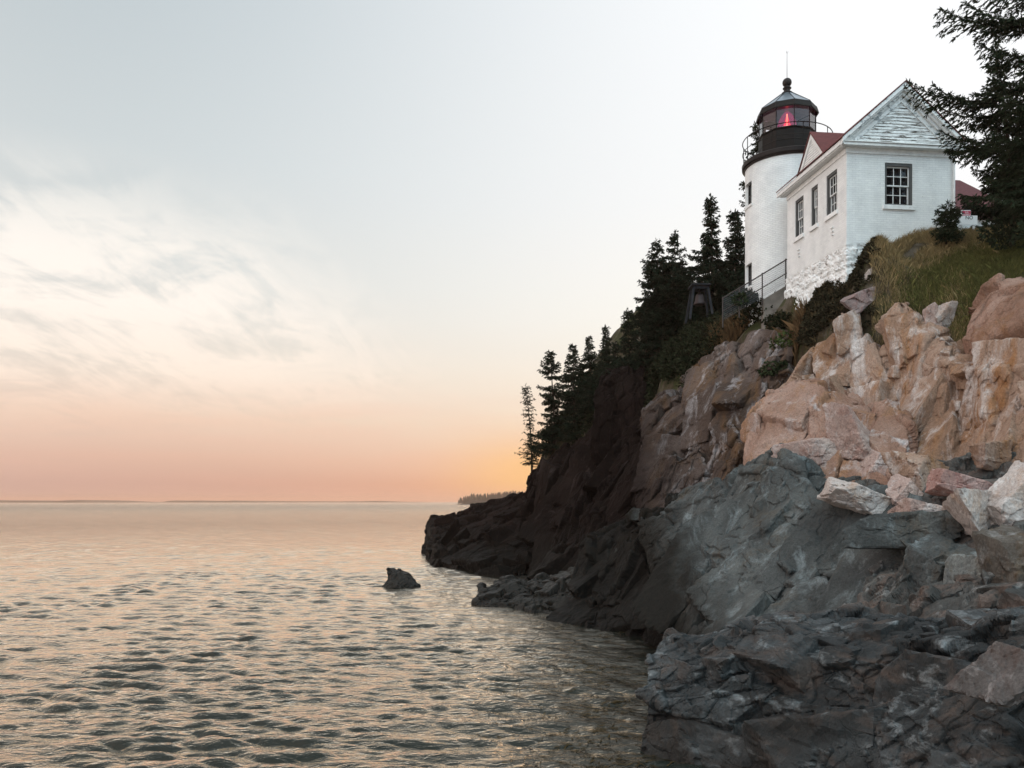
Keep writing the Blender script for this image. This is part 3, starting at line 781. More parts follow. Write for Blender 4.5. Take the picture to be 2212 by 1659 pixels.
rock_mass("tidal_rocks", [
    [(1022, 1302, 33.2), (1060, 1312, 32.3), (1120, 1320, 31.3), (1180, 1326, 30.4), (1280, 1345, 28.4)],
    [(1030, 1286, 33.6), (1080, 1287, 33), (1140, 1287, 32.4), (1200, 1278, 31.6), (1280, 1265, 30)],
    [(1037, 1270, 34), (1070, 1264, 34), (1105, 1252, 34), (1140, 1258, 34), (1180, 1242, 34), (1280, 1215, 33)]],
    190, 110, [(1.2, 0.22, aniso(1.3, 1, 0.8, -0.2, 0.3)), (0.5, 0.12, aniso(1.3, 1, 0.8, -0.2, 0.2, 0.1)), (0.2, 0.04, aniso(1, 1, 1, 0.1, 0.4, 0.1))],
    181, M_WET, "wet black tidal rocks with glints at the foot of the cliff", "tidal rocks", cracks=0.4, foot=0.8, blocks={"tilt": -0.1, "sets": [(30, 0.5, 1.1, 0.6, 0.15), (50, 0.25, 0.45, 0.7, 0.2)]})

rock_mass("sea_rock", [
    [(824, 1268, 39.8), (865, 1272, 39.0), (908, 1267, 39.8)],
    [(840, 1250, 40), (865, 1251, 39.6), (893, 1250, 40)],
    [(834, 1236, 40.2), (862, 1238, 39.9), (888, 1240, 40.1)],
    [(837, 1228, 40.4), (852, 1223, 40.4), (868, 1230, 40.4), (884, 1236, 40.4)]],
    60, 70, [(0.8, 0.10, aniso()), (0.35, 0.06, aniso(1, 1, .8, .3)), (0.15, 0.02, aniso())],
    191, M_WET, "small black rock standing alone in the sea left of the headland", "sea rock", kind="thing", back=(0.4, 0.8), drop=(0.1, 1.4), side=0.5, foot=0.5)

rock_mass("rubble_slope", [
    [(1860, 1345, 16.8), (2000, 1350, 15), (2120, 1340, 14), (2310, 1345, 13)],
    [(1880, 1230, 18.2), (2000, 1222, 17), (2120, 1212, 16), (2310, 1205, 15)],
    [(1850, 1132, 20.6), (1960, 1122, 19.5), (2080, 1112, 18.5), (2310, 1102, 17.2)],
    [(1780, 1050, 23.2), (1900, 1040, 22.5), (2000, 1012, 22.2), (2120, 1002, 21), (2310, 992, 19.5)]],
    360, 300, [(1.3, 0.36, aniso(1.2, 1, 0.8, 0.2, 0.3)), (0.5, 0.17, aniso(1.2, 1, 0.8, 0.3, 0.2, 0.1)), (0.2, 0.06, aniso(1.2, 1, 0.8, 0.1, 0.4, 0.1))],
    201, rock_mat("mixed_rubble_rock", [(0.040, 0.040, 0.038), (0.078, 0.077, 0.073), (0.15, 0.145, 0.136)], (0.34, 0.335, 0.325), (0.13, 0.095, 0.08), 0.7, 0.8, (1, 1, 0.6), stf=(0.5, 0.62)),
    "broken grey rock slope below the tan cliff at the right edge", "rubble slope", cracks=0.2, blocks={"tilt": 0.3, "sets": [(26, 0.9, 1.5, 0.9, 0.25), (70, 0.4, 0.8, 0.8, 0.3), (110, 0.2, 0.38, 0.9, 0.3)]})


def boulder(px, py, d, dims, mat, label, seed, rot=(0, 0, 0), cuts=14, group="loose boulders below the cliff", name="boulder"):
    r = np.random.default_rng(seed)
    V, F = joint_block(np.array(dims) * 0.47, r, True, 0.22)
    N = V / np.maximum(np.linalg.norm(V, axis=1, keepdims=True), 1e-6)
    sz = float(np.mean(dims))
    ofs = r.uniform(-50, 50, 3)
    h = crag(V + ofs, [(0.40 * sz, 0.055 * sz, aniso(1.3, 1, 0.8, rot[1])), (0.15 * sz, 0.016 * sz, aniso(1.4, 1, 0.7, rot[1]))], seed, 0.3) + 0.02 * sz * fbm((V + ofs) * 3 / sz, 4, seed)
    V = V + N * h[:, None]
    R = np.array(Matrix.Rotation(rot[2], 3, 'Z') @ Matrix.Rotation(rot[1], 3, 'Y') @ Matrix.Rotation(rot[0], 3, 'X'))
    V = V @ R.T
    o = link(name, np_mesh(name, V, F, False), mat)
    o.location = tuple(W(px, py, d))
    return tag(o, label, "boulder", group, "thing")


GR = rock_mat("grey_boulder_schist", [(0.040, 0.041, 0.040), (0.072, 0.075, 0.073), (0.125, 0.128, 0.122)], (0.21, 0.235, 0.24), (0.085, 0.066, 0.048), 0.9, 0.6, (1, 1, 0.4))
for a in [
    (1850, 1080, 20.3, (1.55, 1.1, 0.60), M_PALE, "white slab boulder tilted on the right flank of the grey outcrop", 1, (0.1, 0.35, 0.2)),
    (2000, 1118, 18.8, (1.5, 1.1, 0.55), M_PINK, "flat pink boulder just right of the white slab", 2, (0, 0.1, 0)),
    (1950, 1152, 18.0, (1.3, 1.0, 0.75), GR, "dark grey layered block below the flat pink boulder", 3, (0, 0.15, 0.3)),
    (2022, 1250, 16.5, (1.05, 0.9, 1.35), GR, "upright dark grey boulder beside the right flank of the outcrop", 4, (0.2, -0.2, 0.5)),
    (2112, 1258, 15.6, (0.95, 0.8, 1.30), rock_mat("pale_grey_schist", [(0.12, 0.125, 0.125), (0.2, 0.21, 0.2), (0.3, 0.31, 0.3)], (0.36, 0.38, 0.37), (0.12, .09, .06), 0.9, 0.6, (1, 1, 0.5)), "upright pale grey boulder second from the right edge above the ledge", 5, (0.1, 0.15, 0.2)),
    (2108, 1118, 17.4, (0.9, 0.8, 0.85), M_PALE, "blocky pale tan boulder at the right above the grey boulders", 6, (0, 0, 0.4)),
    (2188, 1092, 16.8, (1.1, 0.9, 0.9), M_PALE, "large whitish boulder cut by the right edge of the picture", 7, (0, -0.3, 0.1)),
    (1988, 1022, 21.0, (1.15, 0.9, 0.85), M_TAN, "tan block leaning at the foot of the tall cliff", 8, (0, 0.2, 0.2)),
    (2140, 986, 20.2, (0.65, 0.6, 0.65), M_TAN, "small tan boulder tucked against the orange base of the cliff", 9, (0, 0, 0.2)),
    (2195, 1245, 14.6, (0.85, 0.8, 1.25), rock_mat("brown_grey_schist", [(0.06, 0.052, 0.045), (0.10, 0.085, 0.072), (0.17, 0.15, 0.13)], (0.26, 0.25, 0.24), (0.1, .06, .03), 0.9, 0.6, (1, 1, 0.5)), "dark brown grey boulder at the right edge just above the ledge", 10, (0, 0.1, 0.2)),
    (1945, 1068, 20.2, (0.85, 0.7, 0.55), M_PINK, "pointed pink rock above the flat pink boulder", 11, (0, -0.5, 0.2)),
    (2068, 1052, 19.2, (1.45, 1.0, 0.5), rock_mat("red_streaked_rock", [(0.28, 0.16, 0.14), (0.38, 0.24, 0.21), (0.46, 0.33, 0.30)], (0.5, 0.45, 0.43), (0.32, 0.10, 0.085), 1.2, 1.0, (1, 1, 0.4)), "red streaked flat rock below the orange cliff base", 12, (0, 0.12, 0.1)),
    (1765, 985, 23.6, (1.5, 1.0, 0.85), M_PINK, "pink rock just behind the peak of the grey outcrop", 13, (0, -0.3, 0.3)),
    (1855, 968, 23.3, (1.2, 1.0, 1.1), M_PINK, "angular pink rock at the foot of the lower orange block", 14, (0, 0.3, 0.5)),
    (1900, 1012, 22.6, (1.05, 0.9, 0.9), M_PINK, "split pink rock below the angular one", 15, (0, 0.5, 0.1)),
    (2008, 692, 25.3, (0.42, 0.45, 0.9), M_PINK, "slim upright pink stone on the crest of the tall cliff", 16, (0, -0.15, 0)),
    (2036, 694, 25.2, (0.5, 0.45, 0.75), M_PALE, "cracked pale stone beside the slim upright one", 17, (0, -0.25, 0)),
    (2178, 1458, 8.7, (0.62, 0.5, 0.66), rock_mat("pinkish_schist", [(0.065, 0.056, 0.052), (0.105, 0.092, 0.087), (0.18, 0.155, 0.148)], (0.30, 0.27, 0.26), (0.10, .065, .055), 1.4, 0.6, (1, 1, 0.5), bs=1.5), "angular pinkish grey rock set on the dark ledge at the right edge", 18, (0.1, 0.5, 0.2)),
    (2040, 752, 24.9, (1.1, 1.3, 0.34), M_PALE, "whitish tilted slab on the tall cliff just left of the big brown boulder", 22, (0.25, 0.5, 0.2)),
    (1893, 592, 27.2, (0.55, 0.5, 0.85), M_PALE, "pale upright stone at the left end of the grass", 20, (0, 0.45, 0)),
    (1866, 640, 27.35, (1.5, 0.9, 0.36), rock_mat("purple_slab_rock", [(0.20, 0.15, 0.14), (0.28, 0.22, 0.21), (0.36, 0.3, 0.29)], (0.4, 0.37, 0.36), (0.26, 0.12, 0.1), 1.0, 0.5, (1, 1, 0.5)), "flat purple grey slab in the soil below the house corner", 21, (0, -0.45, 0)),
]:
    boulder(*a)

# ------------------------------------------------------------------ hillside ground
GP = []
for px, py, d, dz in [
    (1905, 545, 27.9, 0), (1960, 535, 27.9, 0), (2010, 528, 27.7, 0), (2100, 516, 27.5, 0), (2212, 500, 27, 0), (2300, 490, 26.5, 0), (2100, 520, 29, 0), (2212, 505, 29, 0),
    (1950, 590, 27.2, 0), (2050, 570, 26.8, 0), (2150, 545, 26.2, 0), (2260, 530, 25.6, 0),
    (1885, 645, 26.7, 0), (1950, 652, 26.3, 0), (2020, 697, 25.5, 0), (2075, 712, 24.7, 0), (2150, 605, 24.5, 0), (2212, 645, 23.7, -.3), (2300, 625, 23.4, -.3),
    (1830, 616, 28, 0), (1800, 680, 27.8, -.1), (1750, 672, 29.6, 0), (1760, 702, 28.7, -.1), (1700, 672, 31.8, 0), (1690, 722, 31.8, -.1),
    (1430, 800, 40, 0), (1500, 760, 39, 0), (1560, 722, 38, 0), (1620, 692, 36, 0), (1670, 664, 34, 0), (1600, 692, 33, 0), (1650, 676, 32.4, 0), (1690, 672, 32.1, 0), (1560, 775, 35.6, 0), (1640, 722, 33.0, 0), (1480, 850, 36.6, -.2), (1400, 880, 43, -.2),
    (1457, 740, 46.5, 0), (1535, 720, 45, 0), (1600, 700, 44, 0), (1425, 765, 47, 0), (1357, 850, 49, 0), (1300, 918, 50.8, 0), (1240, 958, 53.8, 0), (1165, 1000, 56.6, 0), (1146, 1034, 58, 0), (1100, 1070, 63, -.5), (1020, 1100, 68, -1),
    (1125, 1262, 52, -1.5), (1235, 1345, 31, -1.5), (1400, 1410, 26, -1.2), (1385, 1660, 14.5, -1.5), (1800, 1500, 12, -1.2), (2200, 1500, 9.5, -1.2),
    (1560, 1290, 24, -1.8), (1700, 1200, 24, -2.0), (1900, 1200, 21, -1.5), (2100, 1200, 18.5, -1.5), (2250, 1100, 20, -1.5),
    (1700, 950, 27.5, -1.5), (1850, 950, 26.4, -1.8), (1980, 980, 24.8, -1.8), (2120, 930, 22.8, -1.8), (2250, 930, 21, -1.8), (1880, 820, 26.6, -1.2), (2000, 840, 24.6, -1.2), (2130, 840, 22.6, -1.4),
    (1500, 1060, 33, -2), (1600, 980, 31.5, -1.8), (1450, 960, 36, -2), (1250, 1180, 45, -2.5), (1330, 1050, 45, -2.5), (1200, 1080, 53, -2.5), (1060, 1180, 55, -2.5)]:
    p = W(px, py, d); p[2] += dz; GP.append(p)
GP += [np.array(q, float) for q in [(14, 32, 12.9), (11.3, 35, 11.6), (20, 34, 13.2), (25, 45, 14), (13, 46, 13.4), (30, 62, 15), (10, 70, 13), (0, 80, 8), (-8, 84, -2), (-16, 62, -3), (-9, 40, -3), (-6, 22, -3), (-3, 8, -3), (10, 2, 1.2), (26, 20, 9), (34, 30, 13), (40, 70, 16), (20, 90, 10)]]
GP = np.array(GP)


def tps(r2): return np.where(r2 > 1e-9, 0.5 * r2 * np.log(np.maximum(r2, 1e-9)), 0.0)


_n = len(GP)
_d2 = ((GP[:, None, :2] - GP[None, :, :2]) ** 2).sum(2)
_A = np.zeros((_n + 3, _n + 3)); _A[:_n, :_n] = tps(_d2) + np.eye(_n) * 0.03
_A[:_n, _n] = 1; _A[:_n, _n + 1:] = GP[:, :2]; _A[_n:, :_n] = _A[:_n, _n:].T
_w = np.linalg.solve(_A, np.concatenate([GP[:, 2], [0, 0, 0]]))


def in_poly(X, Y, poly):
    c = np.zeros(len(X), bool); n = len(poly)
    for i in range(n):
        x0, y0 = poly[i]; x1, y1 = poly[(i + 1) % n]
        m = ((y0 > Y) != (y1 > Y)) & (X < (x1 - x0) * (Y - y0) / ((y1 - y0) if y1 != y0 else 1e-9) + x0)
        c ^= m
    return c


EDGE = [tuple(W(*p)[:2]) for p in [(1146, 1026, 57.0), (1165, 998, 56.4), (1200, 976, 55.4), (1240, 958, 53.9), (1275, 935, 52.4), (1300, 918, 51.2), (1406, 892, 46.4), (1424, 870, 41), (1446, 852, 37.6), (1470, 848, 36.9), (1490, 818, 36.3), (1530, 784, 35.9), (1580, 744, 34.5), (1640, 718, 32.9), (1700, 722, 31.6), (1745, 782, 28.9), (1790, 722, 28.1), (1838, 670, 27.3), (1895, 737, 26.9), (1935, 662, 26.4), (1955, 642, 26.3), (2010, 692, 25.6), (2085, 772, 24.3), (2130, 620, 24.6), (2212, 600, 23.9), (2330, 570, 23.7)]] + [(60, 24), (60, 120), (22, 120), (8, 66), (2.5, 59), tuple(W(1146, 1026, 57.0)[:2])]


def gz(X, Y):
    X = np.atleast_1d(np.asarray(X, float)); Y = np.atleast_1d(np.asarray(Y, float))
    o = np.empty(len(X))
    for s in range(0, len(X), 20000):
        x = X[s:s + 20000]; y = Y[s:s + 20000]
        o[s:s + 20000] = tps((x[:, None] - GP[None, :, 0]) ** 2 + (y[:, None] - GP[None, :, 1]) ** 2) @ _w[:_n] + _w[_n] + x * _w[_n + 1] + y * _w[_n + 2]
    o = np.clip(o, -3.0, 17.0)
    # beyond the cliff edge the soil drops away behind the rock
    ins = in_poly(X, Y, EDGE)
    dmin = np.full(len(X), 99.0)
    for (x0, y0), (x1, y1) in zip(EDGE[:-1], EDGE[1:]):
        t = np.clip(((X - x0) * (x1 - x0) + (Y - y0) * (y1 - y0)) / ((x1 - x0) ** 2 + (y1 - y0) ** 2), 0, 1)
        dmin = np.minimum(dmin, np.hypot(X - x0 - t * (x1 - x0), Y - y0 - t * (y1 - y0)))
    k = np.where(ins, 0.0, np.clip(dmin / 0.9, 0, 1))
    return o - k * 9.0 - np.where(ins, np.clip(1 - dmin / 0.7, 0, 1) * 0.25, 0.25)


def build_ground():
    xs = np.arange(-16, 40.01, 0.25); ys = np.arange(4, 90.01, 0.25)
    X, Y = np.meshgrid(xs, ys)
    Z = gz(X.ravel(), Y.ravel())
    P = np.stack([X.ravel(), Y.ravel(), Z], 1)
    P[:, 2] += 0.10 * fbm(P * 0.9, 4, 300) + 0.03 * fbm(P * 4, 3, 301)
    ny, nx = X.shape
    i = np.arange(ny - 1)[:, None] * nx; j = np.arange(nx - 1)[None, :]
    F = np.stack([(i + j).ravel(), (i + j + 1).ravel(), (i + nx + j + 1).ravel(), (i + nx + j).ravel()], 1)
    m, nt, b = new_mat("hillside_soil")
    v = coords(nt)
    c = ramp(nt, noise(nt, v, 0.9, 9, 0.65), [(0.35, (0.034, 0.026, 0.016)), (0.5, (0.060, 0.047, 0.030)), (0.62, (0.12, 0.10, 0.08))])
    c = mixc(nt, ramp(nt, noise(nt, mapped(nt, v, loc=(5, 5, 5)), 1.4, 8, 0.65), [(0.48, 0.0), (0.6, 0.8)]), c, (0.035, 0.042, 0.014))
    nt.links.new(c, b.inputs["Base Color"]); b.inputs["Roughness"].default_value = 0.95; b.inputs["Specular IOR Level"].default_value = 0.05
    nt.links.new(bump(nt, noise(nt, v, 9, 10, 0.7), 0.9, 0.06), b.inputs["Normal"])
    tag(link("ground", np_mesh("ground", P, F, True), m), "brown soil of the hillside under shrubs and grass", "ground", kind="structure")


build_ground()

# ------------------------------------------------------------------ plants
def leaf_mat(name, col, var=0.35, trans=0.25, scale=1.3):
    m, nt, b = new_mat(name)
    v = coords(nt)
    gi = nd(nt, "ShaderNodeNewGeometry").outputs["Random Per Island"]
    n = noise(nt, v, scale, 4)
    k = mth(nt, 'ADD', mth(nt, 'MULTIPLY', gi, var * 1.4), mth(nt, 'MULTIPLY', n, var * 1.2))
    k = mth(nt, 'ADD', k, 1 - var * 1.3)
    kc = nd(nt, "ShaderNodeCombineColor", None, Red=k, Green=k, Blue=k).outputs[0]
    nt.links.new(mixc(nt, 1.0, col, kc, 'MULTIPLY'), b.inputs["Base Color"])
    b.inputs["Roughness"].default_value = 0.75
    b.inputs["Specular IOR Level"].default_value = 0.06
    return m


M_SPRUCE = leaf_mat("spruce_needles", (0.016, 0.023, 0.013))
M_SPRUCE2 = leaf_mat("spruce_needles_near", (0.026, 0.036, 0.019), 0.5)
M_BARK = simple_mat("spruce_bark", (0.045, 0.032, 0.024), 0.9, var=0.4, scale=8, bmp=0.6, spec=0.08)
M_SHRUB = leaf_mat("shrub_leaves", (0.017, 0.020, 0.009), 0.5)


def quads_along(S, E, per, size, width, r, spread=0.35, hang=0.0):
    """small needle sprays (kite shaped quads) strewn along twig segments S->E"""
    n = len(S); cnt = np.maximum(1, per.astype(int))
    idx = np.repeat(np.arange(n), cnt); m = len(idx)
    t = r.random(m)[:, None]
    P = S[idx] * (1 - t) + E[idx] * t
    D = E[idx] - S[idx]; D /= np.maximum(np.linalg.norm(D, axis=1, keepdims=True), 1e-6)
    D = D + r.normal(0, spread, (m, 3)); D[:, 2] -= hang
    D /= np.linalg.norm(D, axis=1, keepdims=True)
    Q = r.normal(size=(m, 3)); Q = np.cross(D, Q); Q /= np.maximum(np.linalg.norm(Q, axis=1, keepdims=True), 1e-6)
    l = (size * r.uniform(0.6, 1.3, m))[:, None]; w = (width * r.uniform(0.6, 1.3, m))[:, None]
    V = np.stack([P, P + D * l * 0.45 + Q * w * 0.5, P + D * l, P + D * l * 0.45 - Q * w * 0.5], 1).reshape(-1, 3)
    F = np.arange(m * 4).reshape(-1, 4)
    return V, F


def spruce(name, base, height, radius, label, seed, top_off=(0, 0), n_whorl=None, first=0.08, dens=1.0, leaf=(0.15, 0.055), extra=(), gaps=(), group="spruces along the cliff top",
           mat=None, lean_prof=1.0, trunk_r=None, droop=0.22, irregular=0.35, cat="tree"):
    r = np.random.default_rng(seed)
    root = empty(name, tuple(base)); tag(root, label, cat, group, "thing")
    tr = trunk_r or max(0.04, height * 0.014)
    tx, ty = top_off
    ctr = lambda h: np.array([tx * h * h, ty * h * h, h * height])
    b = MB(); b.tube([tuple(ctr(h)) for h in np.linspace(-0.06, 1.0, 9)], tr, 7, tr * 0.12); b.build("trunk", M_BARK, root)
    nw = n_whorl or int(height * 5.2)
    S = []; E = []; LB = MB()
    br = []
    for i in range(nw):
        h = first + (1 - first) * (i + r.uniform(-.4, .4)) / nw
        if any(g0 < h < g1 for g0, g1 in gaps): continue
        h = min(max(h, 0.02), 0.985)
        L0 = 1.75 * radius * ((1 - h) ** lean_prof) * (0.75 + 0.35 * math.sin(7 * h + seed)) + 0.10
        if h < first + 0.10: L0 *= 0.7
        nb = r.integers(4, 7)
        a0 = r.uniform(0, 6.28)
        for k_ in range(nb):
            if r.random() < irregular * 0.4: continue
            br.append(((min(0.985, max(0.02, h + r.normal(0, 0.45) * (1 - first) / nw))) * height, a0 + 6.283 * k_ / nb + r.normal(0, .3), L0 * r.uniform(1 - 1.15 * irregular, 1 + irregular * 0.75)))
    for z, az, L in list(br) + [(e[0], e[1], e[2]) for e in extra]:
        d = np.array([math.cos(az), math.sin(az), 0]); sd = np.array([-d[1], d[0], 0])
        hrel = z / height
        up = 0.55 * max(0, hrel - 0.72) * 2.5
        o = ctr(hrel)
        pt = lambda t: o + d * L * t + np.array([0, 0, L * ((up - droop * (1 - hrel * .5)) * t + 0.22 * t * t * t)])
        n = max(3, int(L / 0.16))
        ts = np.linspace(0.0, 1, n + 1)
        pts = [pt(t) for t in ts]
        if L > 0.5: LB.tube([tuple(p) for p in pts[::2]] + ([tuple(pts[-1])] if len(pts) % 2 == 0 else []), max(0.008, 0.013 * L), 4, 0.004)
        for a_, b_ in zip(pts[:-1], pts[1:]):
            S.append(a_); E.append(b_)
        for t in np.linspace(0.12, 0.98, max(2, int(L / 0.11 * dens))):
            for s in (-1, 1):
                l = min(0.55, 0.42 * L * (1 - t) ** 0.75 + 0.09) * r.uniform(0.5, 1.2)
                p = pt(t)
                q = p + (d * 0.62 + sd * s * 0.8) * l + np.array([0, 0, -l * r.uniform(0.1, 0.65)])
                S.append(p); E.append(q)
    # leader
    for h in np.linspace(0.86, 1.0, 8)[:-1]:
        S.append(ctr(h)); E.append(ctr(h + 0.02) + r.normal(0, .03, 3))
    S = np.array(S); E = np.array(E)
    ln = np.linalg.norm(E - S, axis=1)
    V, F = quads_along(S, E, np.ceil(ln / leaf[0] * 7.0 * dens), leaf[0], leaf[1], r, 0.38, 0.12)
    cr = link("crown", np_mesh("crown", V, F), mat or M_SPRUCE, root)
    if LB.v: LB.build("branches", M_BARK, root)["kind"] = "stuff"
    return root


def px_tree(top, bx, by, d, rad, label, seed, **k):
    b = W(bx, by, d); t = W(top[0], top[1], d)
    h = t[2] - b[2]
    return spruce("spruce_tree", b - np.array([0, 0, 0.05]), h, rad, label, seed, top_off=(t[0] - b[0], 0), **k)


px_tree((1135, 830), 1149, 1026, 57.2, 0.55, "thin sparse spruce standing alone at the seaward end of the row", 1, dens=0.5, first=0.14, irregular=0.5, leaf=(0.14, 0.045), lean_prof=0.75)
px_tree((1187, 757), 1198, 985, 56, 1.45, "broad ragged spruce with a tufted top just right of the thin lone one", 2, gaps=((0.66, 0.76),), irregular=0.5)
px_tree((1237, 742), 1241, 955, 54, 1.15, "narrow spire spruce third from the seaward end of the row", 3, irregular=0.3)
px_tree((1272, 724), 1277, 940, 53, 1.05, "spire spruce fourth from the seaward end of the row", 4)
px_tree((1308, 702), 1311, 918, 51.2, 1.05, "spire spruce directly behind the tall rounded dark boulder", 5)
px_tree((1329, 737), 1330, 900, 50.5, 0.7, "short spruce tip between two taller spires above the rounded boulder", 6)
px_tree((1357, 667), 1360, 860, 49.2, 1.35, "pointed spruce rising half way up the slope above the rounded boulder", 7)
px_tree((1396, 640), 1396, 810, 48.2, 1.3, "low bushy spruce below the pair of tall spruces", 8, irregular=0.5)
px_tree((1417, 516), 1425, 765, 47, 1.55, "left one of the pair of tall spruces left of the wooden bell frame", 9, irregular=0.5)
px_tree((1457, 498), 1460, 745, 46.6, 1.35, "right one of the pair of tall spruces left of the wooden bell frame", 10, irregular=0.5)
px_tree((1488, 590), 1488, 725, 46.4, 0.8, "young spruce hidden low between the pair and the tall one", 11)
px_tree((1535, 420), 1540, 722, 45, 1.7, "tallest open grown spruce behind the wooden bell frame", 12, irregular=0.55, dens=1.1)
px_tree((1588, 452), 1588, 702, 43.6, 1.35, "dense dark spruce close against the left side of the white tower", 13, irregular=0.4, dens=1.2)
px_tree((1636, 262), 1632, 700, 46.5, 1.3, "tall spruce behind the white tower showing at the gallery rail", 14, irregular=0.65, dens=0.8)
spruce("spruce_sapling", W(2044, 522, 27.3), 1.25, 0.36, "small green spruce sapling at the right corner of the white house", 15, n_whorl=9, leaf=(0.11, 0.022), dens=1.6, group=None, mat=M_SPRUCE2, cat="sapling", first=0.05, droop=-0.1, top_off=(0.08, 0))
NB = W(2186, 520, 25.4); NT = W(2150, 92, 25.4)
spruce("spruce_tree", NB, NT[2] - NB[2], 1.0, first=0.24, top_off=(NT[0] - NB[0], 0), label= "dense dark conical spruce beside the gable of the white house", seed=16, n_whorl=23, dens=1.05, leaf=(0.13, 0.038), group="near spruces on the grassy slope", mat=M_SPRUCE2, irregular=0.35,
       extra=[(W(0, 236, 25.4)[2] - NB[2] + 0.25, math.radians(188), 3.1), (W(0, 240, 25.4)[2] - NB[2] + 0.15, math.radians(196), 2.6), (W(0, 250, 25.4)[2] - NB[2], math.radians(180), 1.9),
              (W(0, 325, 25.4)[2] - NB[2] + 0.25, math.radians(187), 2.15), (W(0, 330, 25.4)[2] - NB[2] + 0.1, math.radians(200), 1.8)], droop=0.16)
NB = W(2262, 540, 23.8)
spruce("spruce_tree", NB, 10.2, 1.9, "tall spruce at the right edge with long boughs reaching over the sky", 17, n_whorl=21, dens=1.1, leaf=(0.13, 0.04), group="near spruces on the grassy slope", mat=M_SPRUCE2, irregular=0.7,
       extra=[(W(0, 62, 23.8)[2] - NB[2] + 0.1, math.radians(183), 3.1), (W(0, 66, 23.8)[2] - NB[2] + 0.2, math.radians(190), 2.6), (W(0, 10, 23.8)[2] - NB[2] + 0.2, math.radians(180), 2.2), (W(0, 120, 23.8)[2] - NB[2], math.radians(185), 2.0)], droop=0.14)
NB = W(2225, 520, 28.5)
spruce("spruce_tree", NB, 4.6, 1.2, "squat dark spruce filling the space under the right hand boughs", 18, n_whorl=22, dens=1.3, leaf=(0.15, 0.05), group="near spruces on the grassy slope", mat=M_SPRUCE, irregular=0.4)


def scatter(poly, n, r):
    poly = [tuple(p) for p in poly]
    xs = [p[0] for p in poly]; ys = [p[1] for p in poly]
    X = r.uniform(min(xs), max(xs), n * 4); Y = r.uniform(min(ys), max(ys), n * 4)
    m = in_poly(X, Y, poly)
    X = X[m][:n]; Y = Y[m][:n]
    return X, Y, gz(X, Y)


def pxp(*pts): return [tuple(W(*p)[:2]) for p in pts]


def shrub_mesh(C, rad, per, size, r, zs=0.75):
    """leaf clumps: C centres, rad radii"""
    idx = np.repeat(np.arange(len(C)), per); m = len(idx)
    u = r.normal(size=(m, 3)); u /= np.linalg.norm(u, axis=1, keepdims=True)
    q = r.uniform(0.35, 1.0, m) ** 0.5
    P = C[idx] + u * (rad[idx] * q)[:, None] * np.array([1, 1, zs])
    D = u + r.normal(0, 0.7, (m, 3)); D /= np.linalg.norm(D, axis=1, keepdims=True)
    Q = np.cross(D, r.normal(size=(m, 3))); Q /= np.maximum(np.linalg.norm(Q, axis=1, keepdims=True), 1e-6)
    l = (size * r.uniform(0.6, 1.5, m))[:, None]
    V = np.stack([P, P + D * l * 0.5 + Q * l * 0.32, P + D * l, P + D * l * 0.5 - Q * l * 0.32], 1).reshape(-1, 3)
    return V, np.arange(m * 4).reshape(-1, 4)


def blades(X, Y, Z, hmin, hmax, w, r, lean=0.35):
    m = len(X); P = np.stack([X, Y, Z - 0.03], 1)
    h = r.uniform(hmin, hmax, m)
    a = r.uniform(0, 6.28, m); L = np.minimum(np.abs(r.normal(0, lean, m)) + 0.05, 0.5)
    D = np.stack([np.cos(a) * L, np.sin(a) * L, np.ones(m)], 1)
    b = r.uniform(0, 6.28, m); Q = np.stack([np.cos(b), np.sin(b), np.zeros(m)], 1) * (w * r.uniform(0.6, 1.3, m))[:, None]
    mid = P + D * (h * 0.55)[:, None]
    tip = P + D * h[:, None] + np.stack([np.cos(a), np.sin(a), -0.5 * np.ones(m)], 1) * (h * L * 0.7)[:, None]
    V = np.stack([P - Q, P + Q, mid + Q * 0.8, tip, mid - Q * 0.8], 1).reshape(-1, 3)
    return V, np.arange(m * 5).reshape(-1, 5)


r_ = np.random.default_rng(77)
X, Y, Z = scatter(pxp((1150, 1024, 57.4), (1200, 974, 55.8), (1290, 925, 51.8), (1400, 885, 46), (1430, 865, 40), (1480, 850, 36.8), (1560, 790, 36), (1600, 745, 35.2), (1665, 715, 33.2), (1680, 668, 34), (1600, 668, 37.5), (1540, 690, 42), (1440, 730, 46), (1350, 820, 49), (1260, 900, 54.5), (1190, 970, 57.5)), 760, r_)
rad = r_.uniform(0.28, 0.62, len(X))
V, F = shrub_mesh(np.stack([X, Y, Z + rad * 0.45], 1), rad, 130, 0.13, r_)
tag(link("shrubbery", np_mesh("shrubbery", V, F), M_SHRUB), "dark tangled shrubs covering the slope below the bell frame and tower", "shrubs", kind="stuff")
X, Y, Z = scatter(pxp((1530, 735, 36), (1600, 738, 33.6), (1660, 718, 32.1), (1703, 712, 31.4), (1698, 664, 32.1), (1640, 668, 32.7), (1585, 668, 33.6), (1535, 685, 37)), 150, r_)
rad = r_.uniform(0.16, 0.36, len(X))
V2, F2 = shrub_mesh(np.stack([X, Y, Z + rad * 0.4], 1), rad, 150, 0.09, r_)
tag(link("shrubbery", np_mesh("shrubbery", V2, F2), M_SHRUB), "dark leafy shrubs hiding the foot of the tower and the railing posts", "shrubs", kind="stuff")
X, Y, Z = scatter(pxp((1700, 725, 32.0), (1745, 790, 28.8), (1790, 730, 28.05), (1838, 680, 27.25), (1890, 650, 26.7), (1900, 610, 27.6), (1838, 610, 27.95), (1790, 632, 29.0), (1740, 656, 30.4), (1700, 668, 31.8)), 330, r_)
rad = r_.uniform(0.04, 0.13, len(X))
V, F = shrub_mesh(np.stack([X, Y, Z + 0.08], 1), rad, 90, 0.075, r_)
